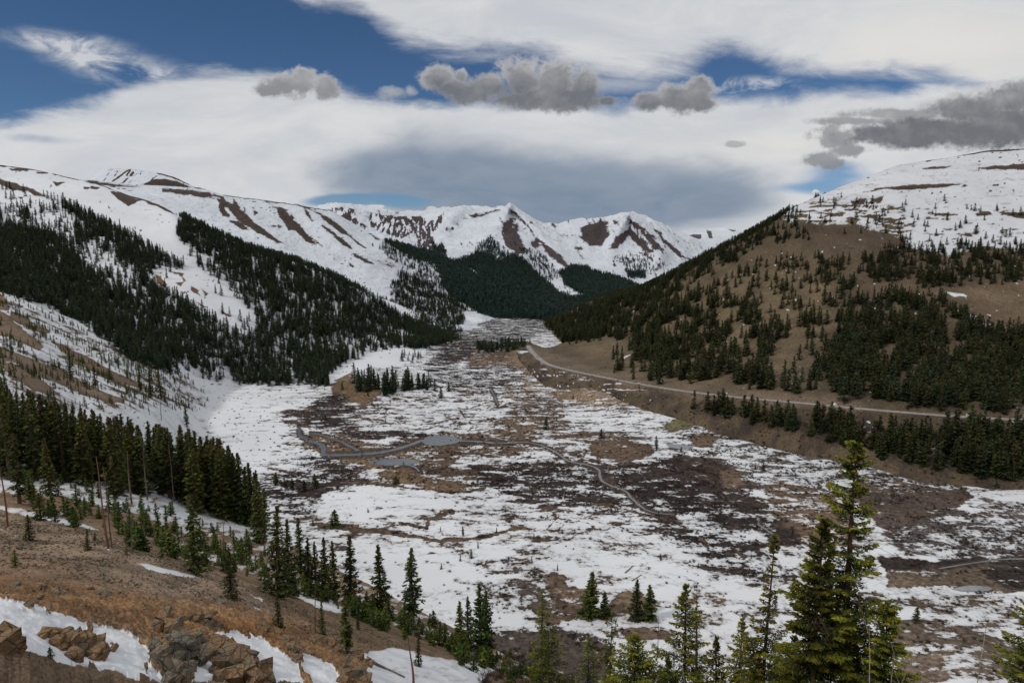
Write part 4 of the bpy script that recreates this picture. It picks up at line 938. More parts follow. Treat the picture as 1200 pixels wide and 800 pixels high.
def bark_mat(name, a, b_, sc=6.):
    m, nt, b = new_mat(name)
    pos = V(nt, nt.node('ShaderNodeTexCoord').outputs['Object'])
    n1 = nt.noise(nt.vmath('MULTIPLY', pos, (1, 1, .35)), sc, 5, .65)
    c = nt.mix(nt.ss(.35, .65, n1), a, b_)
    nt.put(b.inputs['Base Color'], c); b.inputs['Roughness'].default_value = .95
    bp = nt.node('ShaderNodeBump'); bp.inputs['Strength'].default_value = .6; bp.inputs['Distance'].default_value = .05
    nt.put(bp.inputs['Height'], n1); nt.l.new(bp.outputs[0], b.inputs['Normal'])
    return m
MB_bark = bark_mat('spruce_bark', (.050, .032, .022), (.125, .075, .048))
MB_dead = bark_mat('dead_wood', (.085, .068, .055), (.20, .165, .135))
MB_red = bark_mat('reddish_dead_wood', (.10, .05, .032), (.21, .115, .072))
MB_twig = bark_mat('willow_twigs', (.026, .019, .017), (.085, .064, .055), 3.)
MB_grass = bark_mat('dry_stalks', (.20, .17, .12), (.38, .34, .26), 9.)

# ================================================================= PLANT GEOMETRY
def tube(path, rad, n=6):
    path = np.asarray(path, float); k = len(path); d = np.gradient(path, axis=0)
    d /= np.linalg.norm(d, axis=1)[:, None] + 1e-9
    ref = np.where(np.abs(d[:, 2:3]) > .9, np.array([[1., 0, 0]]), np.array([[0, 0, 1.]]))
    a = np.cross(d, ref); a /= np.linalg.norm(a, axis=1)[:, None] + 1e-9; b = np.cross(d, a)
    th = np.arange(n) * 2 * pi / n
    co = (path[:, None] + np.asarray(rad)[:, None, None] * (np.cos(th)[None, :, None] * a[:, None] + np.sin(th)[None, :, None] * b[:, None])).reshape(-1, 3)
    i = np.arange(k - 1)[:, None] * n; j = np.arange(n)[None]; jn = (j + 1) % n
    f = np.stack([i + j, i + jn, i + n + jn, i + n + j], -1).reshape(-1, 4)
    return co, f
def joinp(parts):
    C = []; F_ = []; o = 0
    for c, f in parts:
        C.append(c); F_.append(f + o); o += len(c)
    return np.concatenate(C), np.concatenate(F_)

def conifer(seed, h, R, nb=60, nl=10, leafL=.5, leafW=.2, base=.08, prof=.85, droop=.35, gap=.0, asym=.0, sticks=False, top_club=.0, trunk_r=None, deadlow=0, thin=0., tn=6, spread=.55, lean=.0):
    """returns trunk (co,f), crown (co,f,tip,cone)"""
    g = np.random.default_rng(seed)
    tr = trunk_r or h * .011 + .03
    zs = np.linspace(-.8, h * .985, 9)
    bend = np.stack([lean * zs + .012 * h * np.sin(zs / h * 3 + seed), .01 * h * np.cos(zs / h * 2.3 + seed) - .01 * h, zs], -1)
    rad = tr * (1 - np.clip(zs / h, 0, 1)) ** .8 + .012
    rad[0] *= 1.25
    tc, tf = tube(bend, rad, tn)
    def axis(z): return np.stack([np.interp(z, zs, bend[:, 0]), np.interp(z, zs, bend[:, 1])], -1)
    t = base + (1 - base) * (np.arange(nb) + g.random(nb)) / nb
    t = 1 - (1 - t) ** 1.05; t = np.clip(t, base, .992)
    az = np.arange(nb) * 2.39996 + g.normal(0, .5, nb)
    r = np.clip((1 - t) / (1 - base), 0, 1) ** prof
    r = r * np.where(t < base + .12, .72 + 2.2 * (t - base), 1)
    r = np.maximum(r, .045)
    if top_club: r = np.maximum(r, top_club * sstep(1.0, .9, t) * sstep(.55, .8, t))
    if thin: r = r * (1 - thin * sstep(.50, .66, t) * sstep(.97, .9, t))
    L = R * r * g.uniform(.62, 1.12, nb)
    L *= 1 + asym * np.cos(az - seed)
    if thin: gap = gap + .38 * sstep(.52, .66, t) * sstep(.95, .88, t)
    keep = g.random(nb) > gap * (.4 + .9 * (fbm(t * 9 + seed, az / 2.0, 2, seed) > .05))
    t, az, L = t[keep], az[keep], L[keep]; nb = len(t)
    rise = (t - .45) * 1.1 * .6 - droop * (1 - t) * .9 + g.normal(0, .07, nb)     # initial slope
    n = np.maximum(3, (nl * np.clip(L / (R * .6), .35, 1.4)).astype(int)); N = n.sum()
    bi = np.repeat(np.arange(nb), n)
    s = g.random(N) ** .75 * .92 + .08
    wid = spread * L[bi] * (1.05 - s) ** .8 * np.minimum(1, s * 4) * .8 + leafW * .6
    lat = (g.random(N) * 2 - 1) * wid
    Lr = L[bi]
    rr_ = Lr * s
    z = t[bi] * h + Lr * (rise[bi] * s + .22 * s * s) - np.abs(lat) * .25 - g.random(N) * leafL * .45
    ca, sa = np.cos(az[bi]), np.sin(az[bi])
    ax = axis(t * h)[bi]
    P = np.stack([ax[:, 0] + ca * rr_ - sa * lat, ax[:, 1] + sa * rr_ + ca * lat, z], -1)
    # leaf direction: outward, splayed to its side, drooping
    sp = np.sign(lat) * (.5 + .5 * g.random(N)) * 1.0
    dx = ca * np.cos(sp) - sa * np.sin(sp); dy = sa * np.cos(sp) + ca * np.sin(sp)
    D = np.stack([dx, dy, g.normal(-.18, .28, N) + .5 * (t[bi] > .9)], -1); D /= np.linalg.norm(D, axis=1)[:, None]
    up = np.stack([g.normal(0, .55, N), g.normal(0, .55, N), np.ones(N)], -1)
    W = np.cross(D, up); W /= np.linalg.norm(W, axis=1)[:, None] + 1e-9
    ll = leafL * g.uniform(.6, 1.3, N) * np.where(t[bi] > .93, .7, 1); lw = leafW * g.uniform(.6, 1.3, N)
    A = P - D * ll[:, None] * .45; B = P + D * ll[:, None] * .55
    M = P + D * (ll * -.05)[:, None]
    co = np.stack([A, M + W * lw[:, None] * .5, B, M - W * lw[:, None] * .5], 1).reshape(-1, 3)
    co[1::4, 2] -= lw * .25; co[3::4, 2] -= lw * .25
    f = np.arange(N * 4).reshape(-1, 4)
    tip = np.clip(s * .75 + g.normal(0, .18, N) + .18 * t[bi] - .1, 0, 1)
    cone = np.clip((t[bi] - .72) * 5, 0, 1) * (g.random(N) < .5)
    # leader
    parts_t = [(tc, tf)]
    if sticks:
        for i in range(nb):
            if L[i] < .25: continue
            o = axis(np.array([t[i] * h]))[0]
            q = np.linspace(0, .93, 5); rr2 = L[i] * q
            pth = np.stack([o[0] + np.cos(az[i]) * rr2, o[1] + np.sin(az[i]) * rr2, t[i] * h + L[i] * (rise[i] * q + .22 * q * q) - .04], -1)
            parts_t.append(tube(pth, (.012 + .013 * L[i]) * (1 - q * .85), 3))
    for i in range(deadlow):
        tt = g.uniform(.02, base + .65 * (g.random() < .45)); a = g.random() * 6.28; l = R * g.uniform(.2, .75)
        o = axis(np.array([tt * h]))[0]; q = np.linspace(0, 1, 5)
        jit = np.cumsum(g.normal(0, .05 * l, (5, 3)), axis=0) * q[:, None]
        pth = np.stack([o[0] + np.cos(a) * l * q, o[1] + np.sin(a) * l * q, tt * h + l * (.25 * q - .55 * q * q)], -1) + jit
        parts_t.append(tube(pth, .028 * (1 - q * .8), 3))
    return joinp(parts_t), (co, f, np.repeat(tip, 4), np.repeat(cone, 4))

def crown_mesh(name, cr, mat):
    me = mesh_np(name, cr[0], cr[1], False)
    a = me.attributes.new('tip', 'FLOAT', 'POINT'); a.data.foreach_set('value', cr[2].astype(np.float32))
    a = me.attributes.new('cone', 'FLOAT', 'POINT'); a.data.foreach_set('value', cr[3].astype(np.float32))
    me.materials.append(mat); return me
def wood_mesh(name, w, mat):
    me = mesh_np(name, w[0], w[1], True); me.materials.append(mat); return me
def joint_tree_mesh(name, tr, cr, mb, mf):
    nt_ = len(tr[1]); co, f = joinp([tr, (cr[0], cr[1])])
    me = mesh_np(name, co, f, False)
    z = np.zeros(len(tr[0]))
    for k, v in (('tip', cr[2]), ('cone', cr[3])):
        a = me.attributes.new(k, 'FLOAT', 'POINT'); a.data.foreach_set('value', np.concatenate([z, v]).astype(np.float32))
    me.materials.append(mb); me.materials.append(mf)
    mi = np.ones(len(f), np.int32); mi[:nt_] = 0; me.polygons.foreach_set('material_index', mi)
    return me

# instancing of uncountable vegetation ------------------------------------
def src_collection(name, meshes):
    c = bpy.data.collections.new(name)          # not linked to the scene: only a source for instances
    for i, m in enumerate(meshes):
        o = bpy.data.objects.new('%s_%02d' % (name, i), m); c.objects.link(o)
    return c
def gn_group(name, coll):
    g = bpy.data.node_groups.new(name, 'GeometryNodeTree')
    g.interface.new_socket('Geometry', in_out='INPUT', socket_type='NodeSocketGeometry')
    g.interface.new_socket('Geometry', in_out='OUTPUT', socket_type='NodeSocketGeometry')
    N = g.nodes; Lk = g.links
    gi = N.new('NodeGroupInput'); go = N.new('NodeGroupOutput')
    ci = N.new('GeometryNodeCollectionInfo'); ci.inputs[0].default_value = coll
    ci.inputs['Separate Children'].default_value = True; ci.inputs['Reset Children'].default_value = True
    ip = N.new('GeometryNodeInstanceOnPoints'); ip.inputs['Pick Instance'].default_value = True
    def na(n, t):
        a = N.new('GeometryNodeInputNamedAttribute'); a.data_type = t; a.inputs['Name'].default_value = n; return a.outputs['Attribute']
    Lk.new(gi.outputs[0], ip.inputs['Points']); Lk.new(ci.outputs[0], ip.inputs['Instance'])
    Lk.new(na('variant', 'INT'), ip.inputs['Instance Index']); Lk.new(na('size', 'FLOAT_VECTOR'), ip.inputs['Scale'])
    Lk.new(na('turn', 'FLOAT_VECTOR'), ip.inputs['Rotation'])
    Lk.new(ip.outputs[0], go.inputs[0])
    return g
def stuff(name, label, pts, size, variant, turn, coll, cat):
    me = bpy.data.meshes.new(name); n = len(pts)
    me.vertices.add(n); me.vertices.foreach_set('co', pts.astype(np.float32).reshape(-1))
    a = me.attributes.new('variant', 'INT', 'POINT'); a.data.foreach_set('value', variant.astype(np.int32))
    a = me.attributes.new('size', 'FLOAT_VECTOR', 'POINT'); a.data.foreach_set('vector', size.astype(np.float32).reshape(-1))
    a = me.attributes.new('turn', 'FLOAT_VECTOR', 'POINT'); a.data.foreach_set('vector', turn.astype(np.float32).reshape(-1))
    o = bpy.data.objects.new(name, me); COL.objects.link(o)
    md = o.modifiers.new('instances', 'NODES'); md.node_group = gn_group(name, coll)
    o['kind'] = 'stuff'; o['label'] = label; o['category'] = cat
    return o

def tag(o, label=None, cat=None, group=None):
    if label: o['label'] = label
    if cat: o['category'] = cat
    if group: o['group'] = group
    return o
def empty(name, loc, rz=0, sc=1.0):
    o = bpy.data.objects.new(name, None); COL.objects.link(o); o.location = loc; o.rotation_euler[2] = rz
    o.scale = sc if isinstance(sc, (tuple, list)) else (sc, sc, sc); o.empty_display_size = .5
    return o
def child(name, me, par):
    o = bpy.data.objects.new(name, me); COL.objects.link(o); o.parent = par; return o

# source meshes -------------------------------------------------------------
FAR = []
for i, (R, nb, prof, gp) in enumerate([(.20, 38, .8, .05), (.24, 40, .85, .1), (.165, 36, .75, .05), (.22, 38, .7, .12), (.27, 38, .95, .0)]):
    tr, cr = conifer(200 + i, 1.0, R, nb=nb, nl=8, leafL=.12, leafW=.06, base=.07, prof=prof, trunk_r=.012, gap=gp, tn=4, spread=.7, droop=.5)
    FAR.append(joint_tree_mesh('far_spruce', tr, cr, MB_bark, MF_far))
FAROL = []
for m_ in FAR:
    c_ = m_.copy(); c_.materials[1] = MF_olive; FAROL.append(c_)
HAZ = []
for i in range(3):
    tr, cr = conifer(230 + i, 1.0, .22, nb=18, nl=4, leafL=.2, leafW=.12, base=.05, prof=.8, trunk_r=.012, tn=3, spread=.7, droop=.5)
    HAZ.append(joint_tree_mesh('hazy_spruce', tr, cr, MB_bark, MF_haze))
MID = []      # unit height trees; (trunk mesh, crown mesh)
for i, (R, nb, prof, gp, bs, cl) in enumerate([(.175, 100, .8, .08, .06, 0), (.15, 95, .75, .15, .10, 0), (.205, 100, .85, .08, .05, 0), (.14, 85, .65, .3, .16, .12), (.17, 90, .75, .3, .10, .14), (.23, 100, .9, .1, .03, 0)]):
    tr, cr = conifer(300 + i, 1.0, R, nb=nb, nl=22, leafL=.046, leafW=.021, base=bs, prof=prof, trunk_r=.013, gap=gp, asym=.15, top_club=cl, deadlow=10, spread=.55, droop=.55)
    MID.append((wood_mesh('trunk', tr, MB_bark), crown_mesh('crown', cr, MF_mid)))
SAP = []
for i, (R, nb) in enumerate([(.24, 34), (.30, 34), (.20, 30), (.34, 36)]):
    tr, cr = conifer(400 + i, 1.0, R, nb=nb, nl=14, leafL=.11, leafW=.05, base=.03, prof=.8, trunk_r=.018, gap=.1, asym=.25, spread=.7, droop=.15)
    SAP.append((tr, cr, wood_mesh('trunk', tr, MB_bark), crown_mesh('crown', cr, MF_sap)))
def snag(seed, h=1., r=.012, nbr=26, lean=.0, brl=.07):
    g = np.random.default_rng(seed); zs = np.linspace(-.03, 1, 8)
    path = np.stack([lean * zs + .012 * np.sin(zs * 4 + seed), .01 * np.cos(zs * 3 + seed), zs], -1)
    parts = [tube(path, r * (1.1 - zs * .8), 6)]
    for i in range(nbr):
        t = g.uniform(.2, .97); a = g.random() * 6.28; l = brl * g.uniform(.3, 1.1) * (1.15 - t * .8); q = np.linspace(0, 1, 4)
        x0 = np.interp(t, zs, path[:, 0]); y0 = np.interp(t, zs, path[:, 1])
        parts.append(tube(np.stack([x0 + np.cos(a) * l * q, y0 + np.sin(a) * l * q, t - l * .35 * q + l * .2 * q * q], -1) + np.cumsum(g.normal(0, .003, (4, 3)), axis=0), .0026 * (1 - q * .75), 3))
    co, f = joinp(parts); co = co * h; return co, f
SNAG = [wood_mesh('trunk', snag(500 + i, nbr=[8, 34, 50, 4][i], lean=[.02, -.05, .03, .12][i], brl=[.05, .08, .11, .05][i]), m) for i, m in enumerate([MB_red, MB_dead, MB_dead, MB_red])]
def willow(seed, n=46, w=.0085, tall=1.):
    g = np.random.default_rng(seed); parts = []
    for i in range(n):
        a = g.random() * 6.28; l = g.uniform(.55, 1.1); sp = g.uniform(.1, .9); r0 = g.random() * .45; a0 = g.random() * 6.28
        q = np.array([0, .5, 1.])
        x = r0 * np.cos(a0) + np.cos(a) * sp * l * q; y = r0 * np.sin(a0) + np.sin(a) * sp * l * q; z = l * tall * (q - .25 * sp * q * q)
        parts.append(tube(np.stack([x, y, z], -1), w * np.array([1, .75, .2]) * g.uniform(.7, 1.4), 3))
        for k in range(2):
            q0 = g.uniform(.3, .8); bx = np.interp(q0, q, x); by = np.interp(q0, q, y); bz = np.interp(q0, q, z); b = g.random() * 6.28
            parts.append(tube(np.array([[bx, by, bz], [bx + .18 * cos(b), by + .18 * sin(b), bz + .28 * tall]]), w * np.array([.6, .15]), 3))
    return joinp(parts)
WIL = [wood_mesh('willow', willow(600 + i, 40, .020), MB_twig) for i in range(4)]

rng = np.random.default_rng(11)
def put_forest(name, label, sheet, n, dens, hmin, hmax, coll, nvar, cat='forest', wide=(.9, 1.35), keep=None, top_small=None):
    p = sheet.scatter(n, dens, rng)
    if keep is not None: p = p[keep(p)]
    n = len(p); h = hmin + (hmax - hmin) * rng.beta(2.2, 1.8, n)
    if top_small is not None: h = h * top_small(p)
    w = h * rng.uniform(*wide, n)
    size = np.stack([w, w, h], -1)
    turn = np.stack([rng.normal(0, .02, n), rng.normal(0, .02, n), rng.random(n) * 6.28], -1)
    pos = p[:, :3].copy(); pos[:, 2] -= .3
    return pos, size, rng.integers(0, nvar, n), turn, p

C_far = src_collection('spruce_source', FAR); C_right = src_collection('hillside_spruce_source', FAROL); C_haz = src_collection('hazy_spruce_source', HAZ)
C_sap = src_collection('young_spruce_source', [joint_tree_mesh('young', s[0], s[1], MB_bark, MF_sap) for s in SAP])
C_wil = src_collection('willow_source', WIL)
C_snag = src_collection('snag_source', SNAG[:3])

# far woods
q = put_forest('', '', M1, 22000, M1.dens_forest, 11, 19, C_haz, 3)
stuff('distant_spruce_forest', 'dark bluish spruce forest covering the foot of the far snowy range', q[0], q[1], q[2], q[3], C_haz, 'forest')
q = put_forest('', '', L2, 2300, L2.dens_forest, 9, 16, C_far, 5)
stuff('upper_valley_spruce_forest', 'bands of dark spruces on the lower snowy slope where the valley narrows', q[0], q[1], q[2], q[3], C_far, 'forest')

# forests near enough to tell their nearest trees apart: collect candidates, biggest become individuals
CAND = []    # (sheet key, pos, size, variant, rot, pixel height)
def collect(key, q):
    pos, size, var, turn, p = q
    hpx = size[:, 2] / pos[:, 1] * FOC
    CAND.append([key, pos, size, var, turn, p, hpx])
collect('left', put_forest('', '', L1, 30000, L1.dens_forest, 9, 19, None, 5, wide=(.75, 1.1)))
collect('right', put_forest('', '', R1, 14000, R1.dens_forest, 10, 23, None, 5, wide=(.9, 1.4), top_small=lambda p: np.interp(p[:, 4], [200, 300, 400], [.62, .72, 1.08])))
# small trees on the snowy lower slope
qs = put_forest('', '', L1, 3600, L1.dens_small, 1.2, 8, None, 4, wide=(.5, .9))
stuff('young_spruce_growth', 'small young spruces and brush dotting the streaked snowy apron above the left grove', qs[0], qs[1], qs[2], qs[3], C_sap, 'young trees')
# willow brush on the floor
bd = fl.brush * (1 - .0) * sstep(.35, -.05, fl.attr['snow'] - .62) * 1.0
nz_ = fbm(fl.x / 16, fl.y / 16, 4, 95)
bd = bd * sstep(-.15, .25, nz_) + .035 * sstep(.0, .4, nz_) + .012
bd = bd + .03 * sstep(.02, .3, fbm(fl.x / 25, fl.y / 18, 4, 96)) * polymask(fl.px, fl.py, [(230, 450), (400, 455), (420, 500), (330, 560), (230, 540)], 10); bd[fl.px < 215] = 0
p = fl.scatter(32000, bd, rng); n = len(p)
h = rng.uniform(.5, 1.5, n)
pr = R1.scatter(2600, R1.below * sstep(-.1, .25, fbm(R1.x / 14, R1.y / 18, 4, 99)) + .02, rng); h2 = rng.uniform(.6, 1.8, len(pr))
stuff('hillside_brush', 'dark leafless brush scattered on the bank below the road and on the brown hill', pr[:, :3], np.stack([h2 * 1.5, h2 * 1.5, h2], -1), rng.integers(0, 4, len(pr)), np.stack([0 * h2, 0 * h2, rng.random(len(pr)) * 6.28], -1), C_wil, 'brush')
w = h * rng.uniform(1., 1.8, n)
stuff('willow_brush', 'leafless grey-brown willow brush covering the boggy snow-patched valley floor', p[:, :3], np.stack([w, w, h], -1), rng.integers(0, 4, n), np.stack([0 * h, 0 * h, rng.random(n) * 6.28], -1), C_wil, 'brush')
# ================================================================= WATER AND ROAD
def flat_mat(name, col, rough=.3, spec=.5, n=None):
    m, nt, b = new_mat(name); b.inputs['Base Color'].default_value = (*col, 1); b.inputs['Roughness'].default_value = rough
    b.inputs['Specular IOR Level'].default_value = spec
    if n:
        pos = V(nt, nt.node('ShaderNodeNewGeometry').outputs['Position'])
        v = nt.noise(pos, n, 5, .6)
        nt.put(b.inputs['Base Color'], nt.mix(nt.ss(.3, .7, v), tuple(c * .7 for c in col), tuple(min(1, c * 1.3) for c in col)))
    return m
M_water = flat_mat('stream_water', (.095, .10, .105), .15, .5, .3)
M_ice = flat_mat('wet_ice', (.20, .215, .225), .35, .4, .15)
def smooth_poly(p, k=6):
    p = np.array(p, float); t = np.arange(len(p)); ti = np.linspace(0, len(p) - 1, (len(p) - 1) * k + 1)
    # Catmull-Rom
    q = np.vstack([2 * p[0] - p[1], p, 2 * p[-1] - p[-2]]); i = np.minimum(ti.astype(int), len(p) - 2); u = (ti - i)[:, None]
    a, b, c, d = q[i], q[i + 1], q[i + 2], q[i + 3]
    return .5 * ((2 * b) + (c - a) * u + (2 * a - 5 * b + 4 * c - d) * u ** 2 + (3 * b - a - 3 * c + d) * u ** 3)
def ribbon(name, P, w, mat, kind='structure', smooth_=True):
    P = np.asarray(P, float); d = np.gradient(P[:, :2], axis=0); d /= np.linalg.norm(d, axis=1)[:, None] + 1e-9
    n = np.stack([-d[:, 1], d[:, 0]], -1); w = np.broadcast_to(np.asarray(w, float), (len(P),))
    offs = np.linspace(-.5, .5, 5)
    co = []
    for o in offs: co.append(np.concatenate([P[:, :2] + n * (w * o)[:, None], P[:, 2:3]], 1))
    co = np.stack(co, 1).reshape(-1, 3); k = 5
    f = [(i * k + j, i * k + j + 1, (i + 1) * k + j + 1, (i + 1) * k + j) for i in range(len(P) - 1) for j in range(k - 1)]
    f = np.array(f); a, b, c = co[f[0][0]], co[f[0][1]], co[f[0][2]]
    if np.cross(b - a, c - a)[2] < 0: f = f[:, ::-1]
    me = mesh_np(name, co, f, smooth_); me.materials.append(mat)
    o = bpy.data.objects.new(name, me); COL.objects.link(o)
    if kind: o['kind'] = kind
    return o
def fl_pt(px, py):
    x, y, z = fl.at(px, py); xx, yy, zz = unproj(px, py, floorY(py, z)); return float(xx), float(yy), z
parts = []
def flz(x, y):
    # nearest floor heights
    px, py = proj(x, y, np.full_like(x, -EYE_H)); r = np.searchsorted(vs_py, py); c = np.searchsorted(fl.us, px)
    r = np.clip(r, 0, fl.z.shape[0] - 1); c = np.clip(c, 0, fl.z.shape[1] - 1); return fl.z[r, c]
for k, p in STREAMS.items():
    q = smooth_poly(p, 8); qp = np.stack([q[:, 0] + .8 * perlin(q[:, 0] / 5, q[:, 1] / 5, 3), q[:, 1]], -1)
    x, y, z = unproj(qp[:, 0], qp[:, 1], floorY(qp[:, 1]))
    # on-screen half thickness (px) -> ground width, mostly foreshortened
    wpx = q[:, 2] * (.75 + .4 * perlin(np.arange(len(q)) / 4., np.zeros(len(q)), 5))
    dep = (floorY(qp[:, 1] - wpx * .45) - floorY(qp[:, 1] + wpx * .45)); dirx = np.abs(np.gradient(x)); diry = np.abs(np.gradient(y)); a = diry / (dirx + diry + 1e-9)
    w = dep * (1 - a) + a * (wpx * 2.0 * y / 800)
    zz = flz(x, y); zz = np.convolve(np.pad(zz, 6, mode='edge'), np.ones(13) / 13, 'valid') + .10
    parts.append((np.stack([x, y, zz], -1), np.clip(w, .8, 14)))
names = {'a': 'stream', 'b': 'stream', 'c': 'stream', 'd': 'stream', 'e': 'stream', 'f': 'stream', 'g': 'stream'}
for P_, w_ in parts: ribbon('stream', P_, w_, M_water)
for i, p in enumerate(PONDS):
    q = smooth_poly(p + [p[0]], 5)[:-1, :2]; x, y, z = unproj(q[:, 0], q[:, 1], floorY(q[:, 1]))
    zz = float(np.mean(flz(x, y))) + .16
    me = bpy.data.meshes.new('pond'); me.from_pydata([(float(a), float(b), zz) for a, b in zip(x, y)], [], [tuple(range(len(x)))])
    me.materials.append(M_water if i in (0, 3) else M_ice); o = bpy.data.objects.new('pond', me); COL.objects.link(o); o['kind'] = 'structure'
M_road = flat_mat('worn_asphalt', (.25, .24, .23), .9, .2, .25)
M_line = flat_mat('road_paint', (.45, .36, .16), .8, .2)
M_edge = flat_mat('edge_paint', (.55, .54, .50), .8, .2)
M_grav = flat_mat('road_gravel', (.17, .135, .105), .95, .1, .6)
ribbon('road_shoulder', P_road + [0, 0, .02], 10.5, M_grav); ribbon('road', P_road + [0, 0, .06], 7.4, M_road)
ribbon('road_centre_line', P_road + [0, 0, .075], .22, M_line)
def offs(P, o):
    d = np.gradient(P[:, :2], axis=0); d /= np.linalg.norm(d, axis=1)[:, None]; Q = P.copy(); Q[:, 0] -= d[:, 1] * o; Q[:, 1] += d[:, 0] * o; return Q
ribbon('road_edge_line', offs(P_road, 3.4) + [0, 0, .075], .15, M_edge); ribbon('road_edge_line', offs(P_road, -3.4) + [0, 0, .075], .15, M_edge)

# ================================================================= INDIVIDUAL TREES
def put_tree(x, y, z, h, var, label, group=None, kind='mid', rz=None, wide=1.0, cat='spruce', name='spruce_tree', mf=None):
    o = empty(name, (x, y, z - h * .015), rz if rz is not None else random.random() * 6.28, (h * wide, h * wide, h))
    tag(o, label, cat, group)
    if kind == 'mid': t, c = MID[var % len(MID)]
    elif kind == 'sap': t, c = SAP[var % len(SAP)][2:]
    elif kind == 'far': t, c = FARP[var % len(FARP)]
    elif kind == 'olive': t, c = FARP[var % len(FARP)][0], FARO[var % len(FARP)]
    child('trunk', t, o); child('crown', c, o)
    return o
FARP = []; FARO = []
for i, (R, nb, prof, gp) in enumerate([(.20, 46, .8, .05), (.24, 48, .85, .1), (.165, 44, .75, .05), (.22, 46, .7, .12), (.27, 46, .95, .0)]):
    tr, cr = conifer(260 + i, 1.0, R, nb=nb, nl=12, leafL=.085, leafW=.042, base=.07, prof=prof, trunk_r=.012, gap=gp, tn=5, spread=.7, droop=.5)
    FARP.append((wood_mesh('trunk', tr, MB_bark), crown_mesh('crown', cr, MF_far))); FARO.append(crown_mesh('crown', cr, MF_olive))
random.seed(4)
def at(sheet, px, py): return sheet.at(px, py)
def tree_px(sheet, bx, by, top, var, label, group=None, **k):
    x, y, z = at(sheet, bx, by)
    # height so that the tip is seen at row `top`
    dep = TH + math.atan((top - 400) / FOC); h = (-y * tan(dep)) - z
    return put_tree(x, y, z, max(h, 1.), var, label, group, **k)
# --- near slope: single trees ------------------------------------------------
G1 = None
near = [   # base x, base y, top y, variant, width, label
 (228, 672, 578, 0, 1.15, 'dark bushy spruce standing alone on the bare slope left of the snow-streaked saplings'),
 (271, 703, 640, 5, 1.0, 'short spruce with a skirt of low branches at the lower end of the brown slope'),
 (327, 700, 590, 2, 1.0, 'tallest dark spruce of the clump at the right end of the near grove'),
 (339, 698, 606, 0, .9, 'dark spruce pressed against the right side of the tall clump'),
 (353, 690, 603, 3, .8, 'thin sparse spruce with a bent leafy tip beside the dark clump'),
 (363, 694, 628, 1, 1.0, 'slim spruce just right of the sparse bent one on the slope edge'),
 (371, 697, 632, 4, .9, 'slim spruce in the middle of the row along the slope edge'),
 (382, 702, 627, 0, .9, 'dense dark spruce, third of the row along the slope edge'),
 (393, 704, 631, 1, .9, 'narrow spruce touching the dense one in the row along the slope edge'),
 (411, 708, 625, 2, 1.0, 'full pointed spruce at the right end of the row on the slope edge'),
 (446, 716, 636, 0, 1.1, 'full spruce standing apart between the row and the open snow'),
 (482, 720, 640, 1, 1.25, 'tall pointed spruce outlined against the white valley floor'),
 (406, 768, 697, 3, 1.1, 'small dead-topped spruce on the orange soil above the snow tongues'),
 (378, 745, 700, 5, .7, 'short bushy spruce beside the bare grey pole'),
 (326, 738, 692, 5, .85, 'bushy leaning spruce at the upper edge of the orange soil'),
 (541, 765, 702, 3, 1.1, 'sparse spruce with open branches, first of the small group near the slope foot'),
 (550, 760, 697, 4, 1.0, 'thin spruce in the middle of the group near the slope foot'),
 (563, 768, 680, 1, 1.1, 'tallest spruce of the group near the slope foot'),
 (572, 766, 690, 3, 1.1, 'ragged spruce at the right side of the group near the slope foot'),
 (10, 560, 470, 4, .9, 'spruce cut by the left edge of the view above the snow strip'),
 (22, 590, 505, 3, 1.0, 'shaggy spruce with reddish trunk at far left of the grove'),
 (58, 580, 512, 0, 1.0, 'dark spruce beside the two pale dead stumps'),
 (35, 634, 602, 5, 1.3, 'low spreading spruce at the upper edge of the brown slope'),
 (104, 645, 618, 5, .9, 'little pointed spruce growing on the brown slope below the tall snag'),
 (492, 780, 742, 5, .8, 'young bushy spruce among the brush at the slope foot'),
 (420, 738, 715, 5, .8, 'small cone-shaped spruce on gravel right of the dead-topped one'),
]
ntree = 0
for bx, by, tp, v, w, lab in near:
    tree_px(FG, bx, by, tp, v, lab, wide=w); ntree += 1
# --- dense grove on the near slope ---------------------------------------------
GR = 'spruces of the dense dark grove on the near slope'
crest = lambda x: np.interp(x, [-60, 0, 100, 200, 250, 300, 330], [520, 540, 552, 575, 592, 612, 640])
topl = lambda x: np.interp(x, [-60, 0, 60, 110, 160, 200, 235, 270, 300, 330], [440, 440, 462, 474, 488, 496, 500, 515, 540, 590])
g = np.random.default_rng(77); N = 0
spots = []
for i in range(900):
    x = g.uniform(-20, 318); y = crest(x) + g.normal(0, 9)
    dens = np.interp(x, [-20, 40, 60, 90, 130, 180, 250, 300, 318], [.9, .75, .7, .55, .85, 1, 1, 1, .4])
    if g.random() > dens: continue
    if any(abs(x - a) < 3.0 and abs(y - b) < 3.2 for a, b in spots): continue
    spots.append((x, y)); 
    if len(spots) >= 150: break
for x, y in spots:
    hpx = (y - topl(x)) * g.uniform(.78, 1.03)
    v = int(g.choice([0, 1, 1, 2, 3, 4, 0, 1]))
    tree_px(FG, x, y, y - hpx, v, 'tall dark spruce crowded in the dense grove on the near slope', GR, wide=g.uniform(.85, 1.15)); ntree += 1
# trees rising behind the grove on the apron
for bx, by, tp, v in [(176, 466, 428, 1), (188, 468, 432, 3), (165, 458, 430, 1), (83, 440, 408, 0), (130, 445, 424, 5), (218, 500, 472, 3), (112, 452, 428, 1)]:
    tree_px(L1, bx, by, tp, v, 'spruce standing alone on the white apron above the near grove', 'lone spruces on the apron above the near grove'); ntree += 1
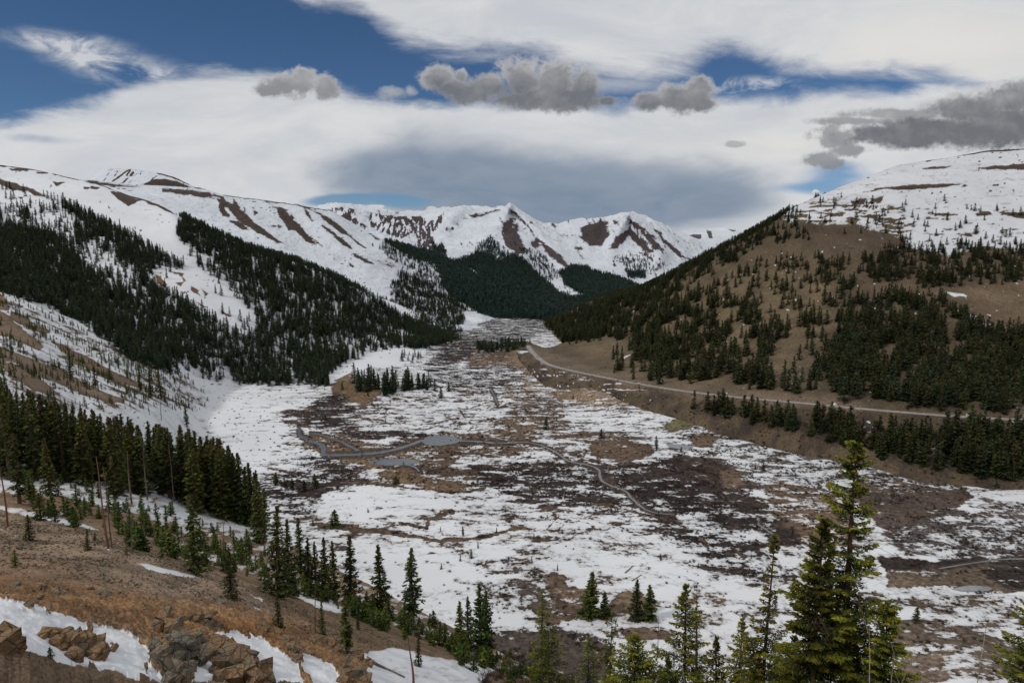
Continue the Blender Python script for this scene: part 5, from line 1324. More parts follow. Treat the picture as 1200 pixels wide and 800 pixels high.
# --- trees out on the valley floor -------------------------------------------------
floor_trees = [(617, 724, 690, 0, 'none')][:0]
FT = [
 (694, 722, 668, 0, 1.2, 'dark bushy spruce on the left brown island in the snow'), (710, 724, 692, 3, 1.2, 'pale sparse spruce right of the dark one on the brown island'),
 (746, 724, 678, 2, .95, 'left spruce of the pair on the right brown island'), (760, 726, 683, 1, 1.25, 'right spruce of the pair on the right brown island'),
 (392, 617, 596, 4, 1.9, 'lone round-topped tree standing in open snow beside the old track'), (367, 616, 608, 5, 1.0, 'tiny spruce beside the old track, left of the round-topped tree'),
 (464, 567, 557, 5, 1.9, 'small dark bush-like spruce on the stream bank'), (640, 502, 487, 5, 1.3, 'dark spruce alone beside the creek bend, centre of the valley'),
 (705, 514, 502, 5, 1.3, 'dark little spruce between brown patches right of the creek'), (516, 466, 453, 5, 1.3, 'dark round spruce right of the hummock grove'),
 (525, 458, 447, 5, 1.2, 'spruce just beyond the dark round one by the hummock'), (401, 459, 445, 5, 1.0, 'single dark spruce on the brown left flank of the hummock'),
 (431, 468, 457, 3, 1.1, 'thin spruce on the brown flank of the hummock'), (539, 657, 650, 5, .9, 'left of two tiny spruces below the dark band of turf'), (552, 654, 642, 5, .9, 'right of two tiny spruces below the dark band of turf'),
 (517, 667, 659, 5, .9, 'tiny spruce alone on smooth snow in the lower middle'), (1121, 777, 761, 5, 1.5, 'small cone-shaped dark spruce on the brown ground at lower right'),
 (1073, 735, 709, 4, 1.3, 'pale sparse young spruce right of the big foreground tree'), (1115, 737, 731, 5, 1.3, 'low green bush-sized spruce right of the pale sparse one'),
 (769, 528, 510, 3, 1.1, 'thin spruce left of the small pond'), (798, 529, 523, 5, 1.5, 'small dark spruce at the pond edge'), (895, 551, 542, 5, 1.2, 'small spruce in the right-hand brush, nearest the dark thicket'),
 (886, 549, 543, 5, 1., 'tiny spruce left of the small one in the right-hand brush'), (772, 603, 597, 5, .8, 'tiny spruce in the willow thicket by the creek'), (981, 577, 566, 5, 1.5, 'bushy little spruce left behind the crown of the big foreground tree'),
 (1048, 582, 576, 5, 1.3, 'tiny spruce on the bare dark ground behind the big tree'), (1167, 571, 561, 5, 1.5, 'dark little spruce at the foot of the forested hill, far right'), (543, 628, 616, 3, 1.0, 'thin spruce standing in the dark band of turf'),
 (323, 568, 553, 1, 1.6, 'small spruce in snow at the right edge of the near grove'), (334, 569, 558, 5, 1.0, 'small spruce right of the near grove, second from it'), (343, 574, 560, 1, 1.6, 'small spruce right of the near grove, third from it'), (356, 575, 561, 1, 1.6, 'small spruce right of the near grove, fourth from it'), (369, 571, 554, 3, 1.6, 'taller thin spruce, farthest right of those beside the near grove'),
 (672, 468, 461, 5, 1., 'dark spruce below the road on brown turf'), (735, 482, 476, 3, 1., 'thin little spruce in snow below the road'), (745, 482, 475, 3, 1., 'thin little spruce in snow below the road, right neighbour'),
]
for bx, by, tp, v, w, lab in FT:
    tree_px(fl, bx, by, tp, v, lab, wide=w * 1.4); ntree += 1
g = np.random.default_rng(55)
for i in range(70):
    x = g.uniform(380, 1180); y = g.uniform(480, 735) if x < 760 else g.uniform(480, 660)
    if x < 560 and y > 640 or (880 < x < 1080 and y > 600): continue
    if y < np.interp(x, [600, 870, 1000, 1200], [440, 500, 530, 575]): continue
    X, Yy, Z = at(fl, x, y); put_tree(X, Yy, Z, g.uniform(1.8, 4.6), int(g.integers(0, 4)), 'tiny young spruce dotting the snowy valley floor', 'tiny young spruces dotted over the valley floor', kind='sap', wide=g.uniform(.8, 1.3), name='young_spruce', cat='young spruce')
# hummock grove
g = np.random.default_rng(5)
HG = 'spruces of the small grove on the hummock in the valley'
for i in range(60):
    u = g.random(); x = 414 + u * 96; y = np.interp(x, [412, 450, 510], [453, 458, 457]) + g.uniform(-4, 9) * (1 if x < 470 else .4)
    tree_px(fl, x, y, y - g.uniform(19, 30) * np.interp(x, [412, 450, 510], [1, 1.1, .75]), int(g.integers(0, 5)), 'dark spruce in the small grove on the hummock', HG, kind='far', wide=g.uniform(.9, 1.2)); ntree += 1
for i in range(14):
    x = g.uniform(470, 495); y = g.uniform(418, 425)
    tree_px(fl, x, y, y - g.uniform(7, 12), int(g.integers(0, 5)), 'small dark spruce in the clump on the snow beyond the hummock', 'spruces in the clump beyond the hummock', kind='far', wide=1.1)
for i in range(70):
    x = g.uniform(560, 622); y = np.interp(x, [560, 622], [409, 406]) + g.uniform(-3, 5)
    CAND.append(['floor', np.array([at(fl, x, y)]), None, None, None, None, g.uniform(8, 12)])
fx = [c for c in CAND if c[0] == 'floor']; CAND = [c for c in CAND if c[0] != 'floor']
pos = np.concatenate([c[1] for c in fx]); hh = np.array([c[6] for c in fx]) * pos[:, 1] / FOC
collect('floor', (pos, np.stack([hh * 1.2, hh * 1.2, hh], -1), rng.integers(0, 5, len(hh)), np.stack([hh * 0, hh * 0, rng.random(len(hh)) * 6.28], -1), pos))
# --- the largest of the hillside trees become individuals, the rest of each wood one mass ----
allh = np.concatenate([c[6] for c in CAND]); NI = max(0, 300 - ntree); 
th = np.sort(allh)[-NI] if NI else 1e9
LAB = {'left': ('dark spruce at the front edge of the forest on the left mountainside', 'spruces at the front edge of the left mountainside forest', 'left_mountainside_forest', 'dense dark spruce forest climbing the snowy left mountainside'),
       'right': ('spruce among the trees on the lower right hillside around the road', 'spruces on the lower right hillside', 'right_hillside_forest', 'clumps of dark spruces scattered over the brown right hillside'),
       'floor': ('dark spruce in the clump beside the far end of the road', 'spruces in the clump at the far end of the road', 'road_end_grove', 'low dark line of spruces on the valley floor at the far end of the road')}
for key, pos, size, var, turn, p, hpx in CAND:
    big = hpx >= th; lab, grp, nm, flab = LAB[key]
    for i in np.nonzero(big)[0]:
        x, y, z = map(float, pos[i]); o = put_tree(x, y, z, float(size[i, 2]), int(var[i]), lab, grp, kind='olive' if key == 'right' else 'far', wide=float(size[i, 0] / size[i, 2]) * .95)
    r = ~big
    stuff(nm, flab, pos[r], size[r], var[r], turn[r], C_right if key == 'right' else C_far, 'forest')
print('individual spruces', ntree, 'of hillside', NI)

# --- saplings on the near slope: countable, individual ---------------------------
g = np.random.default_rng(8)
SG = {'a': ('green young spruce among the saplings between snow streaks on the near slope', 'young spruces between the snow streaks of the near slope'),
      'b': ('green young spruce in the thicket along the lower edge of the near slope', 'young spruces along the lower edge of the near slope')}
def saps(n, poly, h0, h1, key):
    k = 0; xs = [q[0] for q in poly]; ys = [q[1] for q in poly]
    while k < n:
        x = g.uniform(min(xs), max(xs)); y = g.uniform(min(ys), max(ys))
        if polymask(np.array([x]), np.array([y]), poly, .01)[0] < .5: continue
        X, Yy, Z = at(FG, x, y); h = g.uniform(h0, h1) ** 1.0
        put_tree(X, Yy, Z, h, int(g.integers(0, 4)), *SG[key], kind='sap', wide=g.uniform(1.0, 1.5), name='young_spruce', cat='young spruce'); k += 1
saps(140, [(40, 610), (60, 600), (90, 590), (130, 592), (200, 600), (300, 640), (340, 665), (330, 690), (300, 690), (240, 668), (180, 652), (120, 628)], 1.5, 5.2, 'a')
saps(34, [(0, 560), (60, 560), (120, 575), (110, 600), (40, 596)], 1.5, 5., 'a')
saps(110, [(330, 670), (400, 700), (440, 712), (500, 730), (560, 758), (590, 775), (560, 790), (500, 760), (440, 738), (400, 715), (340, 695)], 1.6, 5.5, 'b')
saps(22, [(560, 762), (600, 775), (650, 800), (600, 800), (560, 785)], 2.0, 5.5, 'b')
for bx, by, h, w, lab in [(18, 664, 2.3, 1.2, 'bright green young spruce standing alone on the bare brown slope'), (112, 634, 1.6, 1.3, 'low green sapling at the foot of the reddish snag'), (148, 650, 1.5, 1.2, 'small green sapling right of the twin thin snags'), (58, 790, .8, 1.5, 'tiny yellow-green sprig at the bottom edge left of the rocks')]:
    X, Yy, Z = at(FG, bx, by); put_tree(X, Yy, Z, h, 1, lab, kind='sap', wide=w, name='young_spruce', cat='young spruce')

# --- dead standing trunks ----------------------------------------------------------
def put_snag(bx, by, top, v, label, sheet=FG, wide=1.0, group=None, lean=0, dz=0):
    x, y, z = at(sheet, bx, by); dep = TH + math.atan((top - 400) / FOC); h = -y * tan(dep) - z
    o = bpy.data.objects.new('dead_tree', SNAG[v]); COL.objects.link(o); o.location = (x, y, z); o.scale = (h * wide, h * wide, h); o.rotation_euler = (0, lean, random.random() * 6.28)
    tag(o, label, 'dead tree', group)
for a in [(128, 642, 538, 3, 'tall reddish dead trunk standing on the slope, broken top, leaning left', FG, 1.1), (133, 642, 545, 1, 'thin dead trunk right beside the tall reddish one', FG, .8), (9, 617, 520, 0, 'bare dark pole at the far left edge above the brown slope', FG, .9),
          (150, 652, 620, 0, 'left of twin thin snags on the brown slope', FG, .9), (154, 648, 600, 1, 'right of twin thin snags on the brown slope', FG, .9), (66, 548, 525, 0, 'left pale broken stump at the front of the grove', FG, 2.5), (71, 556, 528, 0, 'right pale broken stump at the front of the grove', FG, 2.5),
          (262, 655, 612, 1, 'grey dead spike behind the lone dark spruce', FG, 1.3), (370, 748, 680, 0, 'bare grey pole standing on the gravel beside the bushy spruce', FG, .9), (484, 803, 748, 0, 'brown broken pole rising from the snow at the slope foot', FG, 2.0),
          (213, 810, 770, 0, 'left thin burnt stem in front of the rock face', FG, 1.0), (219, 810, 776, 0, 'right thin burnt stem in front of the rock face', FG, 1.0), (771, 770, 722, 1, 'thin bare snag left of the wide yellow-green spruce', fl, .8),
          (155, 590, 527, 1, 'grey branchy snag in the middle of the grove', FG, 1.3), (173, 585, 518, 1, 'grey thin snag right of the middle of the grove', FG, 1.0), (88, 560, 508, 1, 'leaning grey snag in the left part of the grove', FG, 1.0)]:
    put_snag(*a[:5], sheet=a[5], wide=a[6])
for bx, by, tp in [(42, 556, 500), (110, 566, 512), (128, 560, 505), (205, 588, 520), (236, 596, 535), (262, 602, 548), (285, 606, 560), (190, 576, 515), (148, 572, 500)]:
    put_snag(bx, by, tp, 1, 'grey dead trunk among the living spruces of the near grove', sheet=FG, wide=1.0, group='grey dead trunks in the near grove')
for bx, by, tp in [(96, 452, 436), (190, 492, 465), (153, 480, 462), (175, 486, 464), (62, 440, 408), (95, 462, 440), (120, 432, 412), (25, 440, 425), (195, 470, 450), (222, 478, 460)]:
    put_snag(bx, by, tp, 2, 'grey bare dead tree on the snowy apron above the grove', sheet=L1, wide=1.2, group='grey dead trees on the snowy apron')
g = np.random.default_rng(9); pts = []
for i in range(60):
    x = g.uniform(850, 1010); y = np.interp(x, [850, 1010], [478, 500]) + g.uniform(-2, 14); pts.append(at(R1, x, y))
pts = np.array(pts); h = g.uniform(7, 15, len(pts))
stuff('dead_tree_stand', 'grey leafless trees massed below the road at the foot of the right hill', pts, np.stack([h * 1.5, h * 1.5, h], -1), g.integers(0, 3, len(pts)), np.stack([h * 0, h * 0, g.random(len(pts)) * 6], -1), C_snag, 'dead trees')
# ================================================================= BIG TREES IN FRONT
def fg_ground(x, y):
    sel = FG.y < 200
    d = np.where(sel, (FG.x - x) ** 2 + (FG.y - y) ** 2, 1e9); i = np.argmin(d); return float(FG.z.flat[i])
def tree_mats(o, tr, cr, mf, bark=None):
    child('trunk', wood_mesh('trunk', tr, bark or MB_bark), o); child('crown', crown_mesh('crown', cr, mf), o)
def big_tree(px, top, Y, hw, seed, label, mf, nb, nl, leafL=.26, leafW=.10, wide_at=.0, **k):
    """px,top: where the tip stands in the photo; Y ground distance; hw half width of the crown in metres"""
    x, _, zt = unproj(px, top, Y); zg = fg_ground(x, Y); h = zt - zg
    tr, cr = conifer(seed, h, hw, nb=nb, nl=nl, leafL=leafL, leafW=leafW, **k)
    o = empty('spruce_tree', (float(x), Y, zg)); tag(o, label, 'spruce')
    tree_mats(o, tr, cr, mf)
    if k.get('sticks'):
        g = np.random.default_rng(seed + 50); parts = []
        for i in range(int(nb * .45)):
            t = g.uniform(.08, .8); a = g.random() * 6.28; l = hw * (1 - t) ** .7 * g.uniform(.45, .95); q = np.linspace(0, 1, 6)
            jit = np.cumsum(g.normal(0, .045 * l, (6, 3)), axis=0) * q[:, None]; pth = np.stack([cos(a) * l * q, sin(a) * l * q, t * h + l * (.1 * q - .35 * q * q)], -1) + jit
            parts.append(tube(pth, .03 * (1 - q * .75), 3))
            for j in range(3):
                q0 = g.uniform(.4, .95); b = np.array([np.interp(q0, q, pth[:, c]) for c in range(3)]); d = g.normal(0, .22, 3) * [1, 1, .6]; parts.append(tube(np.array([b, b + d, b + d * 1.8 + g.normal(0, .08, 3)]), [.014, .01, .004], 3))
        child('dead_twigs', wood_mesh('dead_twigs', joinp(parts), MB_dead), o)
    return o
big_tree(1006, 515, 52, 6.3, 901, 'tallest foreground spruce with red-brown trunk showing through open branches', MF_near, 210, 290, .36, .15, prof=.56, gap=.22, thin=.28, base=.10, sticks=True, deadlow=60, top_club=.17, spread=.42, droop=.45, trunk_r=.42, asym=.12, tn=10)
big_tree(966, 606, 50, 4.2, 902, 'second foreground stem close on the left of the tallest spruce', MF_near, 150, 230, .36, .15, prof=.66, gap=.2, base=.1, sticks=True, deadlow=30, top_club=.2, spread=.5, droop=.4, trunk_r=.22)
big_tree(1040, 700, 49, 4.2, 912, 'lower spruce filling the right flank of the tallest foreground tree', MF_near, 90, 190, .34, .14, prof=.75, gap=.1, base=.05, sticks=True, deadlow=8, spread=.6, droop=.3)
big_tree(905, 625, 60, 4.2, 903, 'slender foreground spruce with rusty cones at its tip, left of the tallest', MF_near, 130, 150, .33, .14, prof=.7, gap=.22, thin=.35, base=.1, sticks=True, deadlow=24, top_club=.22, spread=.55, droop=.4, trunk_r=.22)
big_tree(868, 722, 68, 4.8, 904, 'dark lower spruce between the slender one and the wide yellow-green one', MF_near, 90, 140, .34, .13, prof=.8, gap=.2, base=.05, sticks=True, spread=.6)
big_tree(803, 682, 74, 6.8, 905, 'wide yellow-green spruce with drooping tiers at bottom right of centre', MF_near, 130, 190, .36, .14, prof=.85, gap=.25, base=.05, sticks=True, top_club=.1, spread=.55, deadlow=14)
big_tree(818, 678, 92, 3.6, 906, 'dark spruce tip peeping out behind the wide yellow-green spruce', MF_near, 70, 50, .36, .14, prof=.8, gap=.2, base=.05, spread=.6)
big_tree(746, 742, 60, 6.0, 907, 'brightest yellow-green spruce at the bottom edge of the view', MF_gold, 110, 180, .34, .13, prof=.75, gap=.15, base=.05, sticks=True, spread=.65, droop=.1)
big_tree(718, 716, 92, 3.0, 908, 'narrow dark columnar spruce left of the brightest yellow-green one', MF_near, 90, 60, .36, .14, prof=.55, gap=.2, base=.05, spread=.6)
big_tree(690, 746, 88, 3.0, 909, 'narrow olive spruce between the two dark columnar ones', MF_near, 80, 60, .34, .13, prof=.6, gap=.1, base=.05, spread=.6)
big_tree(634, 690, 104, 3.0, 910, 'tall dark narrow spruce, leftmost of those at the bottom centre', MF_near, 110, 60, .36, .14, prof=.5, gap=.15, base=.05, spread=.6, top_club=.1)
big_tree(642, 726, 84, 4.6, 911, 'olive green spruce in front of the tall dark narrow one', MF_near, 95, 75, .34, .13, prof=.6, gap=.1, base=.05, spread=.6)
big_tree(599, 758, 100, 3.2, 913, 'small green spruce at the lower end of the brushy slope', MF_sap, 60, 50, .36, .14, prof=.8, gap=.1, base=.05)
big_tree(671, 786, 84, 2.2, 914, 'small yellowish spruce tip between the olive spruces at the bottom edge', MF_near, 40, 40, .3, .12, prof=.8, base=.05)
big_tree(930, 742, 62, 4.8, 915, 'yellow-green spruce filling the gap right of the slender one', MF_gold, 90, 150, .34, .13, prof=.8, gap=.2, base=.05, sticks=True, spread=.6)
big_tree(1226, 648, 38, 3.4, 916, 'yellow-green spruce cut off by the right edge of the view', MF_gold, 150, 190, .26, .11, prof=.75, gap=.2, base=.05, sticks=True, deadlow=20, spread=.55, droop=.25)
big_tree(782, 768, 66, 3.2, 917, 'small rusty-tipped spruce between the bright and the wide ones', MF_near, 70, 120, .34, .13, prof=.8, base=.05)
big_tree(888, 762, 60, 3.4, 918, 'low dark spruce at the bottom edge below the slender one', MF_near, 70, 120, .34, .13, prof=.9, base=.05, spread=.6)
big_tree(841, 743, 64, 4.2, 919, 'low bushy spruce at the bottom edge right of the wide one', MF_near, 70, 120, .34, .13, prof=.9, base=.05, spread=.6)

# dry stalks close to the viewer
def stalks(px, py, Y, n, h, seed, label, spread=.4):
    g = np.random.default_rng(seed); x, _, z = unproj(px, py, Y); parts = []
    zg = fg_ground(x, Y); H = float(z - zg)
    for i in range(n):
        a = g.random() * 6.28; q = np.linspace(0, 1, 6); l = g.uniform(.15, 1) * spread
        hh = H * g.uniform(.75, 1.04)
        pth = np.stack([g.normal(0, .08) + cos(a) * l * q ** 1.3, g.normal(0, .08) + sin(a) * l * q ** 1.3, hh * q], -1) + np.cumsum(g.normal(0, .012, (6, 3)), axis=0)
        parts.append(tube(pth, .0075 * (1.5 - q), 4))
        for k in range(3):
            q0 = g.uniform(.55, .95); b = np.array([np.interp(q0, q, pth[:, j]) for j in range(3)]); ang = g.random() * 6.28; s = g.uniform(.08, .28)
            parts.append(tube(np.array([b, b + [s * .5 * cos(ang), s * .5 * sin(ang), s]]), [.006, .002], 3))
    me = wood_mesh('dry_stalks', joinp(parts), MB_grass); o = bpy.data.objects.new('dry_shrub', me); COL.objects.link(o); o.location = (float(x), Y, zg)
    tag(o, label, 'dry shrub')
stalks(832, 778, 10, 16, 1, 1, 'pale leafless stalks sticking up in front of the wide yellow-green spruce', .5)
stalks(1046, 742, 9, 3, 1, 2, 'thin pale stalks in front of the right flank of the tallest spruce', .35)
stalks(1150, 738, 8, 2, 1, 3, 'single long dry stem leaning at the lower right', .8)

# ================================================================= ROCKS
def rock_mat(name, a, b_, c, sc):
    m, nt, b = new_mat(name); pos = V(nt, nt.node('ShaderNodeNewGeometry').outputs['Position'])
    n1 = nt.noise(pos, sc, 6, .65); n2 = nt.noise(pos, sc * .4, 3, .5); n3 = nt.noise(nt.vmath('MULTIPLY', pos, (1, 1, 3)), sc * 3.5, 6, .7, 1.)
    col = nt.mix(nt.ss(.42, .58, n1 * .5 + n2 * .5), a, b_); col = nt.mix(nt.ss(.55, .65, n2), col, c)
    vo = nt.node('ShaderNodeTexVoronoi', feature='DISTANCE_TO_EDGE'); nt.put(vo.inputs['Vector'], pos); vo.inputs['Scale'].default_value = sc * 1.1
    crk = nt.ss(.0, .06, V(nt, vo.outputs[0]), .35, 1)
    k = nt.ss(.3, .65, n3, .55, 1.35) * crk; cc = nt.vmath('SCALE', col); nt.l.new(k.s, cc.s.node.inputs[3])
    nt.put(b.inputs['Base Color'], cc); b.inputs['Roughness'].default_value = .92
    bp = nt.node('ShaderNodeBump'); bp.inputs['Strength'].default_value = .9; bp.inputs['Distance'].default_value = .12
    nt.put(bp.inputs['Height'], n3 + n1 + crk * .6); nt.l.new(bp.outputs[0], b.inputs['Normal']); return m
MR_o = rock_mat('rusty_rock', (.22, .135, .07), (.165, .125, .085), (.13, .12, .09), .9)
MR_g = rock_mat('grey_lichen_rock', (.15, .138, .105), (.20, .16, .115), (.22, .135, .07), .8)
TILT = .12
def blocks(name, label, lst, mat, seed, cat='rock'):
    lst = lst + ([(a + (i % 3 - 1) * c * .5, b + (i % 2 - .5) * d * .7, c * .55, d * .55) for i, (a, b, c, d) in enumerate(lst)] + [(a + c * (.4 - .3 * (i % 4)), b + d * .45, c * .3, d * .3) for i, (a, b, c, d) in enumerate(lst)] if len(lst) > 3 else [])
    """lst: (px, py, width px, height px) of each angular block"""
    g = np.random.default_rng(seed); bm = bmesh.new(); cx, cy, cz = at(FG, lst[0][0], lst[0][1])
    for px, py, w, h in lst:
        x, y, z = at(FG, px, py + h * .5); s = y / FOC; W = w * s; H = h * s * 1.0
        pts = np.array([(a, b, c) for a in (-1, 1) for b in (-1, 1) for c in (-1, 1)], float) * g.uniform(.62, 1.08, (8, 3)) + g.normal(0, .13, (8, 3))
        pts = np.vstack([pts, g.uniform(-1, 1, (3, 3)) * [1.1, .9, 1.05]])
        tl = g.uniform(-.5, .5, 3) + [0, TILT, 0]
        from mathutils import Euler, Vector
        R = Euler(tl).to_matrix(); vs = []
        for p in pts:
            v = R @ Vector((p[0] * W * .52, p[1] * (W * .4 + .3), p[2] * H * .56)); vs.append(bm.verts.new((x - cx + v.x, y - cy + v.y + H * .2, z - cz + v.z + H * .12)))
        r = bmesh.ops.convex_hull(bm, input=vs)
    bmesh.ops.delete(bm, geom=[v for v in bm.verts if not v.link_faces], context='VERTS')
    bmesh.ops.bevel(bm, geom=list(bm.edges), offset=.02, segments=1, affect='EDGES')
    bmesh.ops.triangulate(bm, faces=list(bm.faces))
    bmesh.ops.subdivide_edges(bm, edges=list(bm.edges), cuts=2)
    co = np.array([v.co[:] for v in bm.verts]); n1 = fbm((co[:, 0] + co[:, 2]) / .55, (co[:, 1] - co[:, 2]) / .55, 5, seed, .65)
    for v, d in zip(bm.verts, n1): v.co += v.normal * float(d) * .17
    me = bpy.data.meshes.new(name); bm.to_mesh(me); bm.free(); me.materials.append(mat)
    o = bpy.data.objects.new(name, me); COL.objects.link(o); o.location = (cx, cy, cz); tag(o, label, cat)
import bmesh
blocks('rock_outcrop', 'rusty outcrop with a grey slab face surrounded by the snow tongue', [(95, 752, 30, 26), (112, 758, 20, 24), (75, 750, 26, 18), (60, 738, 20, 14), (84, 766, 18, 16), (104, 744, 24, 10), (66, 748, 14, 14), (76, 738, 14, 7), (118, 766, 10, 12)], MR_o, 1)
blocks('rock_outcrop', 'rusty outcrop at the left edge below the snow tongue', [(6, 753, 24, 26), (14, 759, 18, 20), (3, 746, 18, 18)], MR_o, 2)
blocks('rock_outcrop', 'tall grey and rust cliff of split blocks at the bottom left', [(187, 762, 18, 28), (205, 758, 22, 30), (222, 762, 16, 30), (234, 768, 16, 24), (193, 778, 14, 26), (206, 784, 16, 20), (216, 780, 12, 20), (181, 758, 10, 12), (226, 750, 16, 12), (212, 794, 18, 18), (196, 796, 16, 14)], MR_g, 3)
blocks('boulder', 'rounded grey-green boulder above the split cliff', [(199, 738, 19, 17)], MR_g, 4)
blocks('boulder', 'grey angular boulder left of the rounded one above the cliff', [(184, 734, 13, 14)], MR_g, 5)
blocks('boulder', 'dark block with a shadowed face right of the rounded boulder', [(209, 732, 8, 9)], MR_g, 6)
blocks('boulder', 'grey-green boulder highest above the cliff', [(191, 720, 17, 10)], MR_g, 7)
blocks('boulder', 'small grey boulder wedged on top of the cliff', [(193, 748, 12, 9)], MR_g, 19)
blocks('rock_outcrop', 'dark slanting slabs running down between two snow tongues', [(252, 756, 26, 16), (268, 766, 26, 18), (280, 776, 24, 20), (262, 776, 22, 20), (272, 790, 24, 22), (290, 786, 22, 24), (256, 790, 16, 20), (298, 796, 20, 20), (246, 766, 14, 16), (284, 764, 20, 10)], MR_o, 8)
blocks('rock_outcrop', 'long smooth brown slab leaning at the lower end of the slanting slabs', [(304, 778, 22, 20), (312, 792, 18, 20)], MR_o, 9)
blocks('rock_outcrop', 'stacked layered outcrop under the dead-topped spruce', [(417, 768, 16, 10), (410, 776, 16, 10), (420, 782, 22, 12), (412, 790, 24, 12), (425, 796, 20, 12), (404, 784, 12, 10), (428, 774, 10, 10)], MR_o, 10)
blocks('rock_outcrop', 'broken rusty ledge on the slope above the middle snow tongue', [(224, 724, 10, 9), (233, 726, 10, 10), (243, 724, 12, 7), (250, 730, 10, 9), (240, 732, 9, 8), (256, 734, 8, 7), (228, 731, 7, 6)], MR_o, 11)
blocks('rock_outcrop', 'rusty crumbling bank at the head of the right snow tongue', [(320, 740, 14, 8), (332, 748, 14, 9), (342, 756, 14, 10), (352, 762, 12, 8), (306, 736, 12, 6), (346, 770, 10, 10)], MR_o, 12)
blocks('rock_outcrop', 'low rusty ledge right of the bushy leaning spruce', [(372, 752, 12, 6), (388, 756, 14, 7), (400, 752, 12, 6), (396, 764, 10, 6)], MR_o, 13)
g = np.random.default_rng(14); n = 0
for px, py, w, h, lab in [(133, 757, 6, 7, 'small pointed rock poking out of the snow tongue'), (105, 735, 6, 6, 'small dark rock on the snow above the rusty outcrop'), (37, 713, 9, 5, 'rusty rock in the snow near the top of the tongue'), (57, 719, 5, 3, 'flat little rock right of the rusty one in the snow'),
                          (171, 784, 4, 5, 'small dark rock at the lower right edge of the snow tongue'), (66, 694, 8, 5, 'grey boulder on the orange soil, larger of a pair'), (75, 697, 7, 5, 'grey boulder on the orange soil, smaller of a pair'), (18, 686, 7, 4, 'pale rock on the orange soil near the left edge'),
                          (49, 690, 5, 6, 'pale upright stone left of the pair of grey boulders'), (105, 688, 5, 3, 'small stone on the orange soil below the grassy slope'), (122, 697, 14, 3, 'flat pale slab lying on the border of grass and orange soil'), (46, 703, 8, 4, 'brown stone just above the snow tongue'), (97, 711, 5, 4, 'pale stone above the upper edge of the snow tongue'), (22, 630, 9, 4, 'pale boulder on the grass by the spreading spruce'),
                          (200, 688, 6, 3, 'flat grey stone on the gravel slope'), (260, 710, 7, 3, 'grey stone near the fallen grey log')]:
    blocks('boulder', lab, [(px, py, w, h)], MR_g if 'grey' in lab or 'pale' in lab else MR_o, 30 + n); n += 1
pts = FG.scatter(9000, sstep(740, 640, FG.py) * (FG.y < 130) * (FG.px < 600) * (1 - sstep(.2, .6, FG.attr['snow'])) * (.1 + sstep(0, .4, fbm(FG.x / 6, FG.y / 6, 3, 97))), g)
m3 = []
for i in range(4):
    bm = bmesh.new(); vs = [bm.verts.new(tuple(v)) for v in g.normal(0, .5, (14, 3)) * [1, .8, .5]]
    r = bmesh.ops.convex_hull(bm, input=vs); bmesh.ops.delete(bm, geom=[v for v in bm.verts if not v.link_faces], context='VERTS')
    me = bpy.data.meshes.new('stone'); bm.to_mesh(me); bm.free(); me.materials.append(MR_g if i % 2 else MR_o); m3.append(me)
C_st = src_collection('stone_source', m3); s = .07 + .26 * g.random(len(pts)) ** 3
stuff('loose_stones', 'small loose stones littering the brown and orange slope', pts[:, :3], np.stack([s, s, s], -1), g.integers(0, 4, len(pts)), g.random((len(pts), 3)) * 6, C_st, 'stones')
# dry turf and low brush on the near slope
MB_heath = bark_mat('heath_stems', (.075, .052, .036), (.17, .125, .085), 5.)
TUF = []
for i in range(3):
    co, f = willow(700 + i, 30, .03, .8); TUF.append(wood_mesh('tuft', (co, f), MB_heath if i else MB_grass))
C_tu = src_collection('tuft_source', TUF)
dn_ = (1 - sstep(.2, .6, FG.attr['snow'])) * polymask(FG.px, FG.py, [(-60, 600), (40, 605), (200, 650), (330, 705), (430, 740), (520, 775), (500, 800), (380, 760), (300, 712), (200, 700), (60, 672), (-60, 650)], 8) * (.15 + sstep(0, .3, fbm(FG.x / 9, FG.y / 9, 3, 98)))
pts = FG.scatter(9000, dn_, g); s = g.uniform(.10, .26, len(pts))
stuff('dry_turf', 'short dry winter grass and heath on the brown near slope', pts[:, :3], np.stack([s * 1.6, s * 1.6, s], -1), g.integers(0, 3, len(pts)), np.stack([s * 0, s * 0, g.random(len(pts)) * 6], -1), C_tu, 'dry grass')
br = polymask(FG.px, FG.py, [(560, 760), (600, 745), (720, 760), (760, 800), (1240, 830), (1240, 900), (560, 900), (540, 800)], 10)
p = FG.scatter(1500, br * (FG.y > 90), g); s = g.uniform(.8, 1.8, len(p))
stuff('slope_brush', 'grey-brown leafless thicket at the foot of the near slope', p[:, :3], np.stack([s * 1.3, s * 1.3, s], -1), g.integers(0, 4, len(p)), np.stack([s * 0, s * 0, g.random(len(p)) * 6], -1), C_wil, 'brush')

# ================================================================= FALLEN LOGS, CAR
def log(sheet, a, b, r, label):
    A = np.array(at(sheet, *a)); B = np.array(at(sheet, *b)); q = np.linspace(0, 1, 5)[:, None]; P = A + (B - A) * q + [0, 0, r * .6]
    co, f = tube(P - A, r * (1 - .5 * q[:, 0]), 7); o = bpy.data.objects.new('fallen_log', wood_mesh('log', (co, f), MB_dead)); COL.objects.link(o); o.location = A
    tag(o, label, 'fallen log')
log(FG, (282, 702), (304, 713), .22, 'grey fallen log beside a thin snow strip on the near slope')
log(FG, (437, 777), (474, 794), .25, 'long grey fallen log lying in snow at the slope foot')
log(FG, (430, 770), (448, 782), .16, 'shorter fallen log above the long one at the slope foot')
log(FG, (222, 683), (236, 689), .15, 'short grey log below the lone dark spruce')
log(fl, (711, 679), (718, 673), .35, 'fallen log on the snow, left of two slanting parallel ones')
log(fl, (741, 681), (752, 674), .35, 'fallen log on the snow, right of two slanting parallel ones')
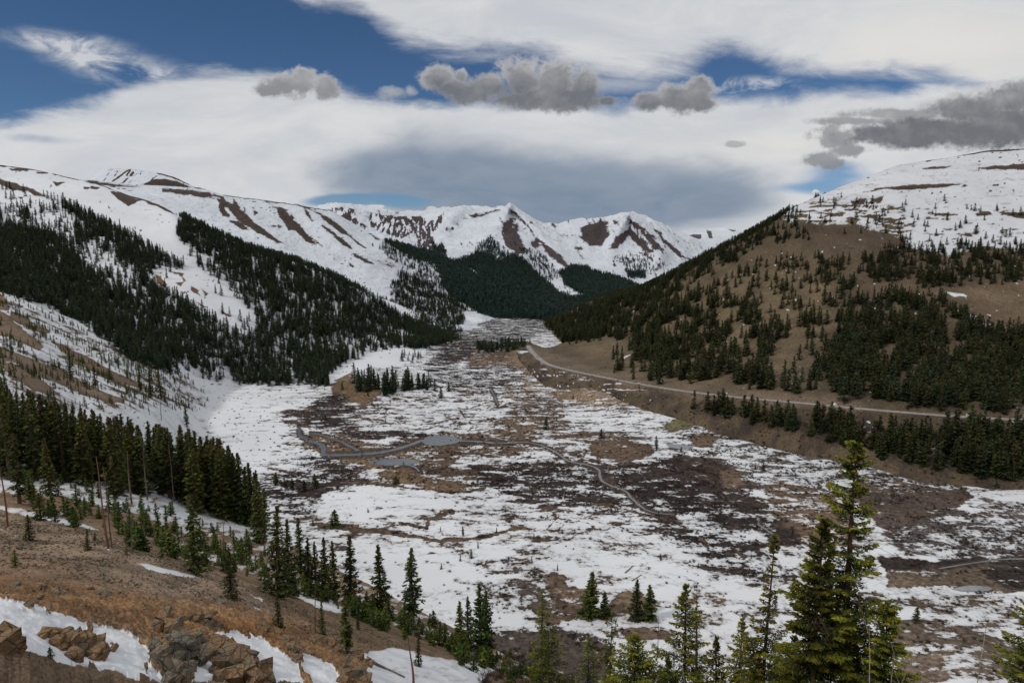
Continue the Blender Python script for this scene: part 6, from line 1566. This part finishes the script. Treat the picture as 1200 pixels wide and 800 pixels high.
log(fl, (733, 671), (742, 663), .4, 'thick broken log on the snow beyond the two slanting ones')
log(fl, (552, 742), (570, 738), .3, 'log lying near the brown bank left of the tall dark narrow spruce')
M_carp = flat_mat('white_car_paint', (.75, .75, .76), .35, .5); M_glass = flat_mat('dark_car_glass', (.02, .022, .025), .1, .5); M_tyre = flat_mat('tyre_rubber', (.02, .02, .02), .9, .1)
def car():
    i = int(np.argmin(np.hypot(*(np.array(proj(P_road[:, 0], P_road[:, 1], P_road[:, 2])) - np.array([[751], [449]])))))
    p = P_road[i]; d = P_road[i + 1] - P_road[i - 1]; ang = math.atan2(d[1], d[0])
    o = empty('car', (float(p[0] - sin(ang) * -1.6), float(p[1] + cos(ang) * -1.6), float(p[2]) + .08), ang); tag(o, 'small white car driving on the valley road', 'car')
    def prism(name, prof, w, mat, w2=None):
        bm = bmesh.new(); w2 = w2 or w
        L = [bm.verts.new((x, -w / 2 if z < 1 else -w2 / 2, z)) for x, z in prof]; R = [bm.verts.new((x, w / 2 if z < 1 else w2 / 2, z)) for x, z in prof]
        bm.faces.new(L[::-1]); bm.faces.new(R); n = len(prof)
        for k in range(n): bm.faces.new((L[k], L[(k + 1) % n], R[(k + 1) % n], R[k]))
        bmesh.ops.recalc_face_normals(bm, faces=list(bm.faces)); bmesh.ops.bevel(bm, geom=list(bm.edges), offset=.05, segments=2, affect='EDGES')
        me = bpy.data.meshes.new(name); bm.to_mesh(me); bm.free(); me.materials.append(mat); return child(name, me, o)
    prism('body', [(-2.25, .35), (2.25, .35), (2.3, .75), (1.9, .93), (-2.25, .98)], 1.85, M_carp)
    prism('window', [(-2.05, .985), (1.15, .985), (.45, 1.42), (-1.75, 1.42)], 1.70, M_glass, 1.45)
    prism('roof', [(-1.72, 1.425), (.44, 1.425), (.3, 1.52), (-1.6, 1.52)], 1.45, M_carp)
    for x in (-1.45, 1.4):
        for y in (-.86, .86):
            co, f = tube([(0, -.11, 0), (0, -.10, 0), (0, .10, 0), (0, .11, 0)], [.01, .34, .34, .01], 16); w = wood_mesh('wheel', (co, f), M_tyre); c = child('wheel', w, o); c.location = (x, y, .34)
car()
